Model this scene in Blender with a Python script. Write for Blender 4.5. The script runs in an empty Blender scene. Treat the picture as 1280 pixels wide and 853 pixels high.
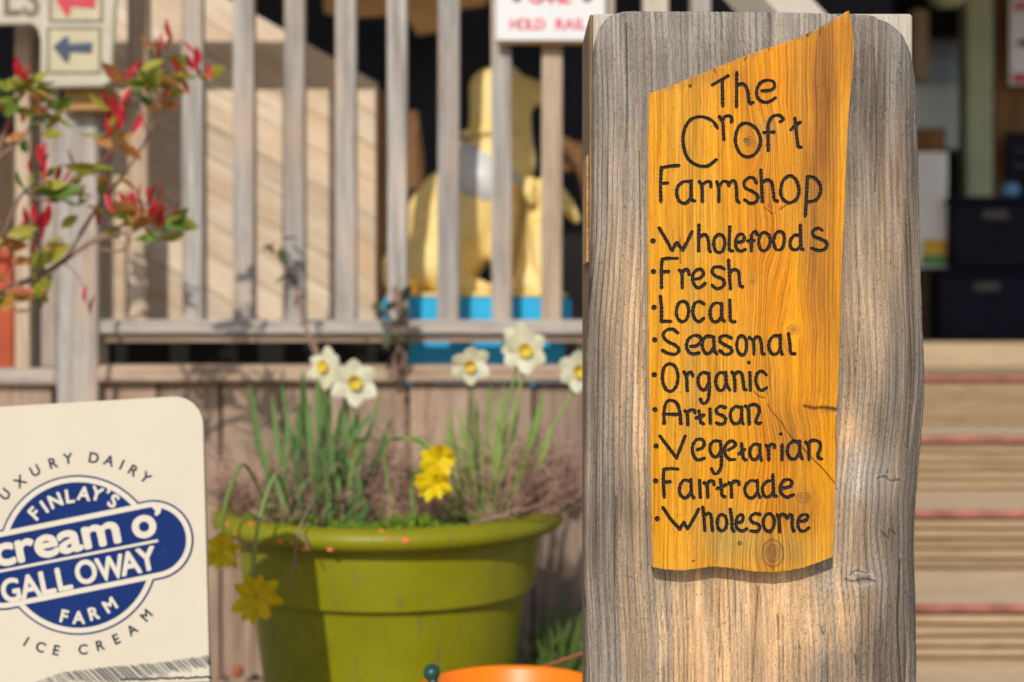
import bpy, bmesh, math, random
import numpy as np
from mathutils import Vector, Matrix, Euler

random.seed(7)
rng = np.random.default_rng(7)
SC = bpy.context.scene
COL = SC.collection

# ------------------------------------------------------------------ camera
EYE = 0.93            # height of the lens above the ground
F = 1777.8            # focal length, in photo pixels (50 mm on 36 mm)
Y0 = 395.0            # photo row of the horizon
cd = bpy.data.cameras.new('camera')
cam = bpy.data.objects.new('camera', cd)
COL.objects.link(cam)
cam.location = (0, 0, EYE)
cam.rotation_euler = (math.radians(90), 0, 0)
cd.lens = 50; cd.sensor_width = 36
cd.shift_y = -(426.5 - Y0) / 1280.0
cd.clip_start = 0.05; cd.clip_end = 2000
cd.dof.use_dof = True
cd.dof.focus_distance = 1.68
cd.dof.aperture_fstop = 2.9
cd.dof.aperture_blades = 9
SC.camera = cam

# ------------------------------------------------------------------ light
SUN_EL = math.radians(30.5)
SUN_DIR = Vector((0.195, 1.0, -math.tan(SUN_EL) * 1.008)).normalized()
w = bpy.data.worlds.new('World'); SC.world = w; w.use_nodes = True
wn = w.node_tree
sky = wn.nodes.new('ShaderNodeTexSky'); sky.sky_type = 'NISHITA'; sky.sun_disc = False
sky.sun_elevation = SUN_EL; sky.sun_rotation = math.radians(191)
bg = wn.nodes['Background']; bg.inputs['Strength'].default_value = 0.135
wn.links.new(sky.outputs[0], bg.inputs['Color'])
sl = bpy.data.lights.new('sun', 'SUN'); sl.energy = 3.45; sl.angle = math.radians(0.55)
sl.color = (1.0, 0.93, 0.82)
so = bpy.data.objects.new('sun', sl); COL.objects.link(so)
so.location = (-1, -6, 6)
so.rotation_euler = SUN_DIR.to_track_quat('-Z', 'Y').to_euler()
SC.view_settings.view_transform = 'Standard'
SC.view_settings.look = 'None'
SC.view_settings.exposure = -0.12
SC.view_settings.gamma = 1.0
SC.cycles.use_denoising = True
SC.cycles.max_bounces = 6
SC.cycles.transparent_max_bounces = 8


def W(px, py, D):
    return Vector(((px - 640.0) / F * D, D, EYE + (Y0 - py) / F * D))


# ------------------------------------------------------------------ object helpers
def link(o, parent=None):
    COL.objects.link(o)
    if parent is not None:
        o.parent = parent
    return o


def thing(name, label, cat, loc=(0, 0, 0), group=None, rot=(0, 0, 0)):
    o = bpy.data.objects.new(name, None); COL.objects.link(o)
    o.empty_display_size = 0.05
    o.location = loc; o.rotation_euler = rot
    o['label'] = label; o['category'] = cat
    if group: o['group'] = group
    return o


def tag(o, label=None, cat=None, group=None, kind=None):
    if label: o['label'] = label
    if cat: o['category'] = cat
    if group: o['group'] = group
    if kind: o['kind'] = kind
    return o


def mesh_obj(name, verts, faces, mat, parent=None, smooth=False, loc=None):
    me = bpy.data.meshes.new(name)
    me.from_pydata([tuple(v) for v in verts], [], faces)
    me.materials.append(mat)
    if smooth:
        me.polygons.foreach_set('use_smooth', [True] * len(me.polygons))
    me.update()
    o = bpy.data.objects.new(name, me)
    link(o, parent)
    if loc is not None: o.location = loc
    return o


def obj_from_mesh(name, me, parent=None, loc=(0, 0, 0), rot=(0, 0, 0)):
    o = bpy.data.objects.new(name, me); link(o, parent)
    o.location = loc; o.rotation_euler = rot
    return o


def bm_mesh(name, bm, mat, smooth=False):
    me = bpy.data.meshes.new(name); bm.to_mesh(me); bm.free()
    if isinstance(mat, (list, tuple)):
        for m in mat: me.materials.append(m)
    else:
        me.materials.append(mat)
    if smooth:
        me.polygons.foreach_set('use_smooth', [True] * len(me.polygons))
    return me


def box_mesh(name, sx, sy, sz, mat, bev=0.003, seg=1, warp=0.0):
    bm = bmesh.new()
    bmesh.ops.create_cube(bm, size=1.0)
    bmesh.ops.scale(bm, vec=(sx, sy, sz), verts=bm.verts)
    if bev > 0:
        bmesh.ops.bevel(bm, geom=list(bm.edges), offset=bev, segments=seg, affect='EDGES', profile=0.6)
    if warp:
        for v in bm.verts:
            v.co += Vector([random.uniform(-warp, warp) for _ in range(3)])
    return bm_mesh(name, bm, mat)


def boxw(name, x0, x1, y0, y1, z0, z1, mat, parent=None, bev=0.003, base=Vector((0, 0, 0)), rot=None):
    """box from world extents; the object's origin sits at its centre"""
    me = box_mesh(name, x1 - x0, y1 - y0, z1 - z0, mat, bev)
    o = obj_from_mesh(name, me, parent, Vector(((x0 + x1) / 2, (y0 + y1) / 2, (z0 + z1) / 2)) - base)
    if rot: o.rotation_euler = rot
    return o


def boxp(name, px0, px1, py0, py1, D0, D1, mat, parent=None, bev=0.003, base=Vector((0, 0, 0))):
    a = W(px0, py1, D0); b = W(px1, py0, D0)
    return boxw(name, a.x, b.x, D0, D1, a.z, b.z, mat, parent, bev, base)


def tube_data(pts, rad, n=6, cap=True):
    pts = [Vector(p) for p in pts]
    if not hasattr(rad, '__len__'): rad = [rad] * len(pts)
    vs = []; fs = []
    up = Vector((0.13, 0.2, 1)).normalized()
    prev = None
    for i, p in enumerate(pts):
        t = (pts[min(i + 1, len(pts) - 1)] - pts[max(i - 1, 0)])
        if t.length < 1e-9: t = Vector((0, 0, 1))
        t.normalize()
        a = (prev if prev is not None else (up if abs(t.dot(up)) < .93 else Vector((1, 0, 0))))
        a = (a - t * a.dot(t)).normalized(); prev = a
        b = t.cross(a)
        for k in range(n):
            th = 2 * math.pi * k / n
            vs.append(p + (a * math.cos(th) + b * math.sin(th)) * rad[i])
    for i in range(len(pts) - 1):
        for k in range(n):
            fs.append((i * n + k, i * n + (k + 1) % n, (i + 1) * n + (k + 1) % n, (i + 1) * n + k))
    if cap:
        fs.append(tuple(range(n - 1, -1, -1)))
        fs.append(tuple((len(pts) - 1) * n + k for k in range(n)))
    return vs, fs


def smooth_path(pts, n=8):
    """Catmull-Rom through 2-D or 3-D points"""
    P = [np.array(p, float) for p in pts]
    if len(P) < 3: 
        return [tuple(P[0] + (P[-1] - P[0]) * t) for t in np.linspace(0, 1, n + 1)]
    P = [2 * P[0] - P[1]] + P + [2 * P[-1] - P[-2]]
    out = []
    for i in range(1, len(P) - 2):
        for k in range(n):
            t = k / n
            a, b, c, d = P[i - 1], P[i], P[i + 1], P[i + 2]
            out.append(tuple(0.5 * ((2 * b) + (-a + c) * t + (2 * a - 5 * b + 4 * c - d) * t * t + (-a + 3 * b - 3 * c + d) * t ** 3)))
    out.append(tuple(P[-2]))
    return out


class Acc:
    def __init__(s): s.v = []; s.f = []
    def add(s, vs, fs):
        o = len(s.v); s.v += [tuple(v) for v in vs]; s.f += [tuple(i + o for i in f) for f in fs]
    def obj(s, name, mat, parent=None, smooth=True, loc=None):
        return mesh_obj(name, s.v, s.f, mat, parent, smooth, loc)


def lathe(profile, n=96):
    vs = []; fs = []
    for r, z in profile:
        for k in range(n):
            t = 2 * math.pi * k / n
            vs.append((r * math.cos(t), r * math.sin(t), z))
    for i in range(len(profile) - 1):
        for k in range(n):
            fs.append((i * n + k, i * n + (k + 1) % n, (i + 1) * n + (k + 1) % n, (i + 1) * n + k))
    return vs, fs


# ------------------------------------------------------------------ material helpers
class NT:
    def __init__(s, name):
        s.m = bpy.data.materials.new(name); s.m.use_nodes = True
        s.t = s.m.node_tree; s.b = s.t.nodes['Principled BSDF']
    def n(s, typ, **kw):
        nd = s.t.nodes.new(typ)
        for k, v in kw.items(): setattr(nd, k, v)
        return nd
    def put(s, sock, val):
        if isinstance(val, bpy.types.NodeSocket): s.t.links.new(val, sock)
        elif val is not None:
            if hasattr(sock.default_value, '__len__') and not hasattr(val, '__len__'): val = [val] * len(sock.default_value)
            if hasattr(val, '__len__') and len(sock.default_value) == 4 and len(val) == 3: val = (*val, 1)
            sock.default_value = val
    def coord(s, kind='Object'): return s.n('ShaderNodeTexCoord').outputs[kind]
    def attr(s, name, out='Fac'): return s.n('ShaderNodeAttribute', attribute_name=name).outputs[out]
    def rnd(s): return s.n('ShaderNodeObjectInfo').outputs['Random']
    def mp(s, vec, scale=(1, 1, 1), loc=None):
        m = s.n('ShaderNodeMapping'); s.put(m.inputs['Vector'], vec); s.put(m.inputs['Scale'], scale)
        if loc is not None: s.put(m.inputs['Location'], loc)
        return m.outputs[0]
    def noise(s, vec, scale=5, detail=4, rough=.55, dist=0.0):
        m = s.n('ShaderNodeTexNoise'); s.put(m.inputs['Vector'], vec); m.inputs['Scale'].default_value = scale
        m.inputs['Detail'].default_value = detail; m.inputs['Roughness'].default_value = rough; m.inputs['Distortion'].default_value = dist
        return m.outputs['Fac']
    def vor(s, vec, scale=5, feature='F1', out='Distance'):
        m = s.n('ShaderNodeTexVoronoi', feature=feature); s.put(m.inputs['Vector'], vec); m.inputs['Scale'].default_value = scale
        return m.outputs[out]
    def ramp(s, fac, stops, interp='LINEAR'):
        r = s.n('ShaderNodeValToRGB'); s.put(r.inputs['Fac'], fac); cr = r.color_ramp; cr.interpolation = interp
        while len(cr.elements) < len(stops): cr.elements.new(0.5)
        for e, (p, c) in zip(cr.elements, stops):
            e.position = p; e.color = (c, c, c, 1) if not hasattr(c, '__len__') else (*c, 1)
        return r.outputs['Color']
    def mix(s, fac, a, b, blend='MIX'):
        m = s.n('ShaderNodeMix', data_type='RGBA', blend_type=blend)
        s.put(m.inputs[0], fac); s.put(m.inputs[6], a); s.put(m.inputs[7], b)
        return m.outputs[2]
    def math(s, op, a, b=None, c=None, clamp=False):
        m = s.n('ShaderNodeMath', operation=op, use_clamp=clamp); s.put(m.inputs[0], a)
        if b is not None: s.put(m.inputs[1], b)
        if c is not None: s.put(m.inputs[2], c)
        return m.outputs[0]
    def comb(s, x, y, z):
        m = s.n('ShaderNodeCombineXYZ'); s.put(m.inputs[0], x); s.put(m.inputs[1], y); s.put(m.inputs[2], z)
        return m.outputs[0]
    def sep(s, v):
        m = s.n('ShaderNodeSeparateXYZ'); s.put(m.inputs[0], v); return m.outputs
    def bump(s, h, strength=.3, dist=.002, normal=None):
        m = s.n('ShaderNodeBump'); s.put(m.inputs['Height'], h); m.inputs['Strength'].default_value = strength
        m.inputs['Distance'].default_value = dist
        if normal is not None: s.put(m.inputs['Normal'], normal)
        s.put(s.b.inputs['Normal'], m.outputs[0]); return m.outputs[0]
    def out(s, col=None, rough=None, spec=None, **kw):
        if col is not None: s.put(s.b.inputs['Base Color'], col)
        if rough is not None: s.put(s.b.inputs['Roughness'], rough)
        if spec is not None: s.put(s.b.inputs['Specular IOR Level'], spec)
        for k, v in kw.items(): s.put(s.b.inputs[k.replace('_', ' ')], v)
        return s.m


def plain(name, col, rough=.6, var=.12, scale=20, spec=.4, bump=.0, **kw):
    n = NT(name); c = n.coord()
    f = n.noise(c, scale, 5, .6)
    lo = tuple(x * (1 - var) for x in col); hi = tuple(min(1, x * (1 + var)) for x in col)
    colr = n.ramp(f, [(.3, lo), (.7, hi)])
    if bump: n.bump(n.noise(c, scale * 4, 4), bump, .002)
    return n.out(colr, rough, spec, **kw)


def wood(name, base, dark, light, axis='z', scale=1.0, rough=.85, bump=.5, blotch=None, varv=.25):
    """sawn timber: grain runs along `axis`, each piece has its own figure and tone"""
    n = NT(name); r = n.rnd()
    off = n.comb(n.math('MULTIPLY', r, 37.0), n.math('MULTIPLY', r, 91.0), n.math('MULTIPLY', r, 53.0))
    c = n.n('ShaderNodeVectorMath', operation='ADD'); n.put(c.inputs[0], n.coord()); n.put(c.inputs[1], off); c = c.outputs[0]
    long, cross = .9 * scale, 26 * scale
    sc = {'z': (cross, cross, long), 'x': (long, cross, cross), 'y': (cross, long, cross)}[axis]
    g = n.noise(n.mp(c, sc), 2.6, 6, .62, .35)
    fine = n.noise(n.mp(c, tuple(q * 5 for q in sc)), 3.0, 3, .6)
    bl = n.noise(n.mp(c, {'z': (4, 4, 1.4), 'x': (1.4, 4, 4), 'y': (4, 1.4, 4)}[axis]), 2.2, 4, .6)
    col = n.ramp(g, [(.32, dark), (.5, base), (.68, light)])
    col = n.mix(n.ramp(fine, [(.35, .45), (.6, 0)]), col, tuple(q * .5 for q in dark))
    if blotch: col = n.mix(n.ramp(bl, [(.45, 0), (.68, .75)]), col, blotch)
    k = n.math('ADD', n.math('MULTIPLY', r, varv * 2), 1 - varv)
    vm = n.mix(1.0, col, n.comb(k, k, k), 'MULTIPLY')
    n.bump(n.math('ADD', g, n.math('MULTIPLY', fine, .6)), bump, .0025)
    return n.out(vm, rough, .25)


# ------------------------------------------------------------------ numpy noise
def vnoise(x, y, seed=0, octs=1):
    r = np.random.default_rng(seed); out = 0; amp = 1; tot = 0
    for o in range(octs):
        T = r.random((64, 64))
        xi = np.floor(x).astype(int); yi = np.floor(y).astype(int)
        fx = x - xi; fy = y - yi; fx = fx * fx * (3 - 2 * fx); fy = fy * fy * (3 - 2 * fy)
        a = T[xi % 64, yi % 64]; b = T[(xi + 1) % 64, yi % 64]; c = T[xi % 64, (yi + 1) % 64]; d = T[(xi + 1) % 64, (yi + 1) % 64]
        out = out + amp * (a * (1 - fx) * (1 - fy) + b * fx * (1 - fy) + c * (1 - fx) * fy + d * fx * fy)
        tot += amp; amp *= .5; x = x * 2.03; y = y * 2.03
    return out / tot


def grid_relief(name, X, Y, Z, back_y, mat, parent, attrs, colattr=None, close_back=True):
    """a relief-carved slab: front grid of points (X,Y,Z), sides running back to y=back_y"""
    R, C = X.shape
    n = R * C
    V = np.stack([X, Y, Z], -1).reshape(-1, 3)
    idx = np.arange(n).reshape(R, C)
    quads = np.stack([idx[:-1, :-1], idx[1:, :-1], idx[1:, 1:], idx[:-1, 1:]], -1).reshape(-1, 4)
    loop = np.concatenate([idx[0, :], idx[1:, -1], idx[-1, -2::-1], idx[-2:0:-1, 0]])
    steps = 3
    rings = [loop]; extra = []
    for s in range(1, steps + 1):
        B = V[loop].copy(); y0 = B[:, 1]
        B[:, 1] = y0 + (back_y - y0) * s / steps
        extra.append(B); rings.append(n + (s - 1) * len(loop) + np.arange(len(loop)))
    V = np.concatenate([V] + extra)
    L = len(loop); nx = np.roll(np.arange(L), -1)
    sides = [np.stack([rings[s], rings[s][nx], rings[s + 1][nx], rings[s + 1]], -1) for s in range(steps)]
    Q = np.concatenate([quads] + sides)
    me = bpy.data.meshes.new(name)
    me.vertices.add(len(V)); me.vertices.foreach_set('co', V.astype(np.float32).ravel())
    nf = len(Q)
    me.loops.add(nf * 4 + (L if close_back else 0)); me.polygons.add(nf + (1 if close_back else 0))
    li = Q.ravel().astype(np.int32)
    ls = np.arange(nf, dtype=np.int32) * 4; lt = np.full(nf, 4, np.int32)
    if close_back:
        li = np.concatenate([li, rings[-1].astype(np.int32)]); ls = np.append(ls, nf * 4).astype(np.int32); lt = np.append(lt, L).astype(np.int32)
    me.loops.foreach_set('vertex_index', li)
    me.polygons.foreach_set('loop_start', ls)
    me.polygons.foreach_set('loop_total', lt)
    me.update(calc_edges=True); me.validate()
    me.polygons.foreach_set('use_smooth', [True] * len(me.polygons))
    ne = steps * L
    for k, A in attrs.items():
        a = me.attributes.new(k, 'FLOAT', 'POINT')
        fl = A.reshape(-1); full = np.concatenate([fl] + [fl[loop]] * steps) if not isinstance(A, tuple) else None
        if k == 'ink': full[n:] = 99
        a.data.foreach_set('value', full.astype(np.float32))
    side = np.zeros(len(V), np.float32)
    for s in range(steps): side[n + s * L: n + (s + 1) * L] = (s + 1) / steps
    a = me.attributes.new('side', 'FLOAT', 'POINT'); a.data.foreach_set('value', side)
    if colattr is not None:
        a = me.attributes.new('tint', 'FLOAT_COLOR', 'POINT')
        c = colattr.reshape(-1, 3); c = np.concatenate([c] + [c[loop]] * steps)
        a.data.foreach_set('color', np.concatenate([c, np.ones((len(c), 1))], 1).astype(np.float32).ravel())
    me.materials.append(mat)
    o = bpy.data.objects.new(name, me); link(o, parent)
    return o


# =================================================================== MATERIALS
M = {}
M['fence_grey'] = wood('weathered grey timber', (.40, .37, .35), (.21, .185, .165), (.52, .49, .465), 'z', varv=.14, blotch=(.48, .36, .27))
M['fence_tan'] = wood('sun bleached tan timber', (.52, .40, .29), (.33, .23, .155), (.60, .48, .36), 'z', varv=.12)
M['fence_greyx'] = wood('weathered grey timber lying', (.43, .395, .365), (.26, .22, .19), (.52, .475, .43), 'x', varv=.08, blotch=(.48, .36, .26))
M['clad'] = wood('brown cladding timber', (.385, .275, .20), (.20, .13, .095), (.46, .345, .26), 'z', varv=.2, blotch=(.24, .17, .125))
M['cap'] = wood('tan capping timber', (.48, .35, .25), (.29, .20, .14), (.55, .43, .33), 'x', varv=.1)
M['screen'] = wood('pale planed boards', (.72, .60, .46), (.56, .43, .30), (.78, .67, .54), 'x', scale=.6, varv=.14, blotch=(.60, .41, .26))
M['darkwood'] = wood('dark stained timber', (.10, .065, .04), (.05, .03, .02), (.16, .10, .06), 'z')
M['brownwood'] = wood('brown timber', (.26, .13, .055), (.13, .06, .025), (.36, .19, .085), 'z')
M['deckwood'] = wood('tan deck timber', (.52, .39, .25), (.38, .27, .16), (.60, .47, .32), 'x', varv=.10)
M['treadwood'] = wood('lightened tread timber', (.74, .57, .38), (.60, .44, .28), (.82, .66, .46), 'x', varv=.08)  # deck timber lightened to make up for the grazing sun
M['slatwood'] = wood('grooved deck slats', (.42, .30, .175), (.28, .19, .10), (.52, .39, .25), 'x', varv=.12)
M['postwood'] = wood('sawn brown post', (.25, .165, .09), (.11, .07, .04), (.33, .235, .14), 'z', scale=1.6)
M['postpale'] = wood('pale sawn post', (.58, .52, .43), (.46, .40, .32), (.64, .58, .50), 'z', scale=2.2, varv=.05)
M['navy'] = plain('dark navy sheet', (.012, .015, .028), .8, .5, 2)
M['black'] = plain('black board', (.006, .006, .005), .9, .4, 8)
M['cyan'] = plain('bright blue paint', (.01, .40, .74), .45, .12, 9, bump=.1)
M['white'] = plain('white painted sheet', (.64, .65, .66), .4, .03, 5)
M['redink'] = plain('red sign lettering', (.62, .012, .07), .5, .1, 30)
M['blackink'] = plain('black sign print', (.02, .02, .025), .5, .1, 30)
M['rednose'] = plain('worn red nosing paint', (.34, .13, .10), .85, .35, 14)
M['sage'] = plain('sage green paint', (.40, .45, .29), .6, .12, 6)
M['crate'] = plain('dark navy plastic', (.008, .008, .020), .7, .3, 6, spec=.15)
M['orange'] = plain('orange plastic', (.90, .22, .005), .38, .04, 7)
M['ballgreen'] = plain('dark green plastic', (.012, .07, .055), .3, .15, 40)
M['wire'] = plain('grey wire', (.35, .33, .30), .4, .1, 40, Metallic=.7)
M['terracotta'] = plain('terracotta', (.33, .10, .045), .8, .2, 25)
M['orangebox'] = plain('red orange plastic', (.40, .06, .015), .5, .15, 8)
M['earth'] = plain('dark potting soil', (.05, .032, .02), .95, .4, 60, bump=.8)
M['rust'] = plain('rusty screw head', (.16, .11, .08), .55, .4, 400, Metallic=.6)
M['stonegrey'] = plain('dark grey render', (.09, .085, .08), .9, .2, 8)


def mat_ground():
    n = NT('gravelly paving'); c = n.coord()
    f = n.noise(c, 3, 6, .6); v = n.vor(c, 60, out='Color'); vd = n.vor(c, 60)
    col = n.mix(.35, n.ramp(f, [(.3, (.22, .16, .11)), (.7, (.40, .31, .22))]), v)
    col = n.mix(.55, col, (.33, .25, .17))
    n.bump(vd, .6, .01)
    return n.out(col, .95, .2)
M['ground'] = mat_ground()


def mat_leaf(name, a, b, trans=.35, rough=.45, scale=25):
    n = NT(name); r = n.rnd(); c = n.coord()
    f = n.noise(c, scale, 3)
    f2 = n.math('ADD', n.math('MULTIPLY', f, .6), n.math('MULTIPLY', r, .5))
    col = n.ramp(f2, [(.25, a), (.75, b)])
    n.out(col, rough, .4)
    tr = n.n('ShaderNodeBsdfTranslucent'); n.put(tr.inputs['Color'], col)
    mx = n.n('ShaderNodeMixShader'); mx.inputs[0].default_value = trans
    o = n.t.nodes['Material Output']
    n.t.links.new(n.b.outputs[0], mx.inputs[1]); n.t.links.new(tr.outputs[0], mx.inputs[2]); n.t.links.new(mx.outputs[0], o.inputs['Surface'])
    return n.m


M['daffleaf'] = mat_leaf('daffodil leaf', (.065, .165, .045), (.20, .34, .10), .35)
M['daffstem'] = mat_leaf('daffodil stem', (.18, .32, .06), (.34, .46, .13), .3)
M['petalw'] = mat_leaf('creamy white petal', (.72, .70, .46), (.82, .82, .66), .35)
M['cup'] = mat_leaf('yellow cup', (.75, .50, .02), (.80, .60, .05), .3)
M['cupdeep'] = mat_leaf('deep yellow throat', (.45, .24, .01), (.55, .32, .02), .2)
M['petaly'] = mat_leaf('bright yellow petal', (.90, .62, .005), (.92, .76, .01), .3)
M['moss'] = mat_leaf('small green leaves', (.08, .19, .012), (.30, .46, .03), .35)
M['grass'] = mat_leaf('grass blade', (.06, .12, .02), (.14, .22, .05), .3)
M['twig'] = plain('dry brown twigs', (.26, .165, .12), .85, .4, 30)
M['heather'] = plain('dry heather stems', (.38, .235, .17), .85, .7, 14)
M['branch'] = plain('brown grey bark', (.26, .16, .12), .8, .25, 30)
M['leafgreen'] = mat_leaf('yellow green shrub leaf', (.20, .27, .03), (.45, .42, .06), .4, .35)
M['leafmid'] = mat_leaf('mid green shrub leaf', (.07, .16, .02), (.17, .27, .04), .35, .35)
M['leafred'] = mat_leaf('young red shrub leaf', (.45, .015, .02), (.62, .04, .06), .35, .3)
M['leafamber'] = mat_leaf('amber edged shrub leaf', (.50, .13, .06), (.60, .33, .08), .4, .35)
M['ivy'] = mat_leaf('dull ivy leaf', (.05, .07, .03), (.12, .12, .06), .2, .6)
M['petalfallen'] = plain('fallen orange petal', (.75, .16, .06), .7, .2, 50)


def mat_pot():
    n = NT('olive green plastic'); c = n.coord()
    f = n.noise(c, 7, 5, .6); d = n.noise(n.mp(c, (1, 1, .35)), 40, 6, .7)
    col = n.ramp(f, [(.3, (.205, .20, .004)), (.7, (.25, .245, .006))])
    col = n.mix(n.ramp(d, [(.53, 0), (.70, .55)]), col, (.13, .11, .045))
    n.bump(n.noise(c, 120, 3), .05, .001)
    return n.out(col, n.ramp(d, [(.4, .36), (.7, .55)]), .3)
M['pot'] = mat_pot()


def mat_statue():
    n = NT('yellow painted statue'); c = n.coord()
    f = n.noise(c, 9, 5, .65); d = n.noise(c, 26, 4, .6)
    col = n.ramp(f, [(.3, (.86, .62, .20)), (.7, (.90, .74, .36))])
    col = n.mix(n.ramp(d, [(.52, 0), (.72, .45)]), col, (.66, .40, .06))
    n.bump(d, .35, .004)
    return n.out(col, .6, .2)
M['statue'] = mat_statue()


def mat_cream():
    n = NT('cream corrugated sign panel'); c = n.coord()
    s = n.sep(c)
    lines = n.math('SINE', n.math('MULTIPLY', s[0], 2 * math.pi / .0045))
    f = n.noise(c, 5, 4)
    col = n.ramp(f, [(.3, (.56, .505, .405)), (.7, (.60, .545, .44))])
    col = n.mix(n.math('MULTIPLY', n.math('ADD', lines, 1), .035), col, (.60, .50, .34))
    sp = n.noise(c, 240, 2, .5)
    col = n.mix(n.ramp(sp, [(.72, 0), (.76, .5)]), col, (.4, .32, .2))
    n.bump(lines, .08, .0006)
    return n.out(col, .6, .2)
M['cream'] = mat_cream()


def mat_navyprint():
    n = NT('navy vinyl print, scratched'); c = n.coord()
    a = n.noise(n.mp(c, (60, 60, 9)), 3, 4, .7); b = n.noise(c, 14, 3)
    m = n.math('MULTIPLY', n.ramp(a, [(.70, 0), (.73, .8)]), n.ramp(b, [(.5, 0), (.62, 1)]))
    col = n.mix(m, n.ramp(n.noise(c, 9), [(.3, (.004, .020, .115)), (.7, (.006, .026, .140))]), (.45, .42, .38))
    return n.out(col, .7, .12)
M['navyprint'] = mat_navyprint()
M['creamprint'] = plain('cream vinyl print', (.60, .55, .45), .6, .03, 8)
M['darkprint'] = plain('dark ink print', (.008, .02, .05), .8, .2, 60, spec=.1)


def mat_signstone():
    n = NT('cream painted routed board'); c = n.coord()
    f = n.noise(c, 12, 5, .65)
    col = n.ramp(f, [(.3, (.44, .40, .31)), (.7, (.55, .51, .41))])
    n.bump(n.noise(c, 50, 4), .4, .003)
    return n.out(col, .8, .3)
M['signboard'] = mat_signstone()
M['signpanel'] = plain('ochre cream panel', (.50, .44, .30), .75, .12, 14)
M['signgroove'] = plain('grey brown groove', (.20, .16, .12), .85, .2, 30)
M['arrowred'] = plain('faded crimson arrow', (.52, .035, .065), .6, .12, 20)
M['arrowblue'] = plain('slate blue arrow', (.035, .055, .10), .6, .15, 20)
M['orangewood'] = wood('orange tan timber', (.58, .33, .13), (.38, .19, .07), (.66, .42, .2), 'x')
M['paintedpane'] = None
n_ = NT('window pane with painted reflection'); M['paintedpane'] = n_.out(n_.ramp(n_.math('ADD', n_.math('MULTIPLY', n_.sep(n_.coord())[2], 1.6), n_.math('MULTIPLY', n_.noise(n_.coord(), 5, 3), .35)), [(.0, (.72, .78, .80)), (.20, (.66, .74, .78)), (.28, (.30, .38, .46)), (.42, (.34, .42, .52)), (.55, (.20, .22, .27))]), .3, .8)  # vertical colour ramp paints the sky reflection into the pane
M['posterw'] = plain('white poster', (.80, .80, .82), .5, .06, 4)
M['posterg'] = plain('green poster print', (.10, .30, .05), .5, .3, 9)
M['postery'] = plain('yellow poster print', (.70, .42, .02), .5, .3, 9)
M['bluejar'] = plain('blue glazed pot', (.10, .25, .50), .3, .1, 9)
M['tile'] = plain('pale light-bouncing roof boards', (.55, .52, .46), .9, .2, 5)  # pale so the unseen roof bounces light into the porch


# =================================================================== SETTING
def plane_sheet(name, x0, x1, y0, y1, z, mat, kind='structure'):
    o = mesh_obj(name, [(x0, y0, z), (x1, y0, z), (x1, y1, z), (x0, y1, z)], [(0, 1, 2, 3)], mat)
    o['kind'] = kind
    return o

plane_sheet('ground', -400, 400, -400, 400, 0, M['ground'])

DECK = EYE - 0.219
# deck: boards behind the fence and behind the steps
deck = bpy.data.objects.new('deck', None); COL.objects.link(deck); deck['kind'] = 'structure'
dm = {}
def deck_board(x0, x1, y0, y1):
    boxw('decking_board', x0, x1, y0 + .003, y1 - .003, DECK - .028, DECK, M['deckwood'], deck, .002)
y = 3.66
while y < 7.3:
    if y + .12 <= 5.24: deck_board(-2.2, .92, y, y + .12)
    else: deck_board(-2.2, 3.6, y, y + .12)
    y += .12
boxw('deck_frame', -2.2, .90, 3.70, 7.3, DECK - .17, DECK - .032, M['darkwood'], deck, 0)

# steps
steps = bpy.data.objects.new('steps', None); COL.objects.link(steps); steps['kind'] = 'structure'
H0, RISE, GO, D0s = .219, .178, .49, 5.2
SX0, SX1 = .93, 3.4
slat_me = box_mesh('slat', SX1 - SX0, .022, .0225, M['slatwood'], .004, 2)
tread_me = box_mesh('tread', SX1 - SX0, GO - .006, .026, M['treadwood'], .003)
nose_me = box_mesh('nosing_strip', SX1 - SX0, .02, .022, M['rednose'], .006, 2)
for k in range(4):
    zt = EYE - H0 - RISE * k           # level of this edge
    yd = D0s - GO * k
    o = obj_from_mesh('nosing_strip', nose_me, steps, ((SX0 + SX1) / 2, yd - .008, zt - .010))
    if k > 0:
        obj_from_mesh('tread', tread_me, steps, ((SX0 + SX1) / 2, yd + GO / 2 + .004, zt - .013))
    zz = zt - .030
    for j in range(5):
        obj_from_mesh('slat', slat_me, steps, ((SX0 + SX1) / 2 + random.uniform(-.004, .004), yd + .019 + random.uniform(-.001, .001), zz - .0145))
        zz -= .0295
    boxw('riser_backing', SX0, SX1, yd + .034, yd + .05, zt - RISE - .001, zt - .032, M['darkwood'], steps, 0)
# extra treads are parts of the front of the deck
obj_from_mesh('deck_front_board', box_mesh('deck_front_board', SX1 - SX0, .10, .026, M['deckwood'], .003), steps, ((SX0 + SX1) / 2, D0s + .054, EYE - H0 - .013))
for sx in (SX0 - .03,):
    boxw('side_board', sx - .02, sx + .025, 3.7, 5.3, 0, DECK - .03, M['clad'], steps, .003)

# threshold platform in front of the shop
boxw('doorstep', .75, 3.6, 6.2, 7.5, DECK - .005, DECK + .104, M['deckwood'], None, .006)['kind'] = 'structure'

# shop building (dark, in the shade of its unseen porch roof)
shop = thing('shop_building', 'dark timber shop behind the deck under an unseen porch roof placed for shade', 'building', (0, 7.5, 0))
b0 = Vector((0, 7.5, 0))
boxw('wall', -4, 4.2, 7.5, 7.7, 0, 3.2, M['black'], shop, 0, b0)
rz = EYE + 1.75
rf = boxw('roof', -3.2, 3.1, 3.1, 7.9, rz, rz + .12, M['tile'], shop, 0, b0)  # unseen roof, front edge placed to put the porch in shade
boxw('side_wall', -4.0, -3.9, 4.8, 7.5, 0, 3.0, M['darkwood'], shop, 0, b0)
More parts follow.
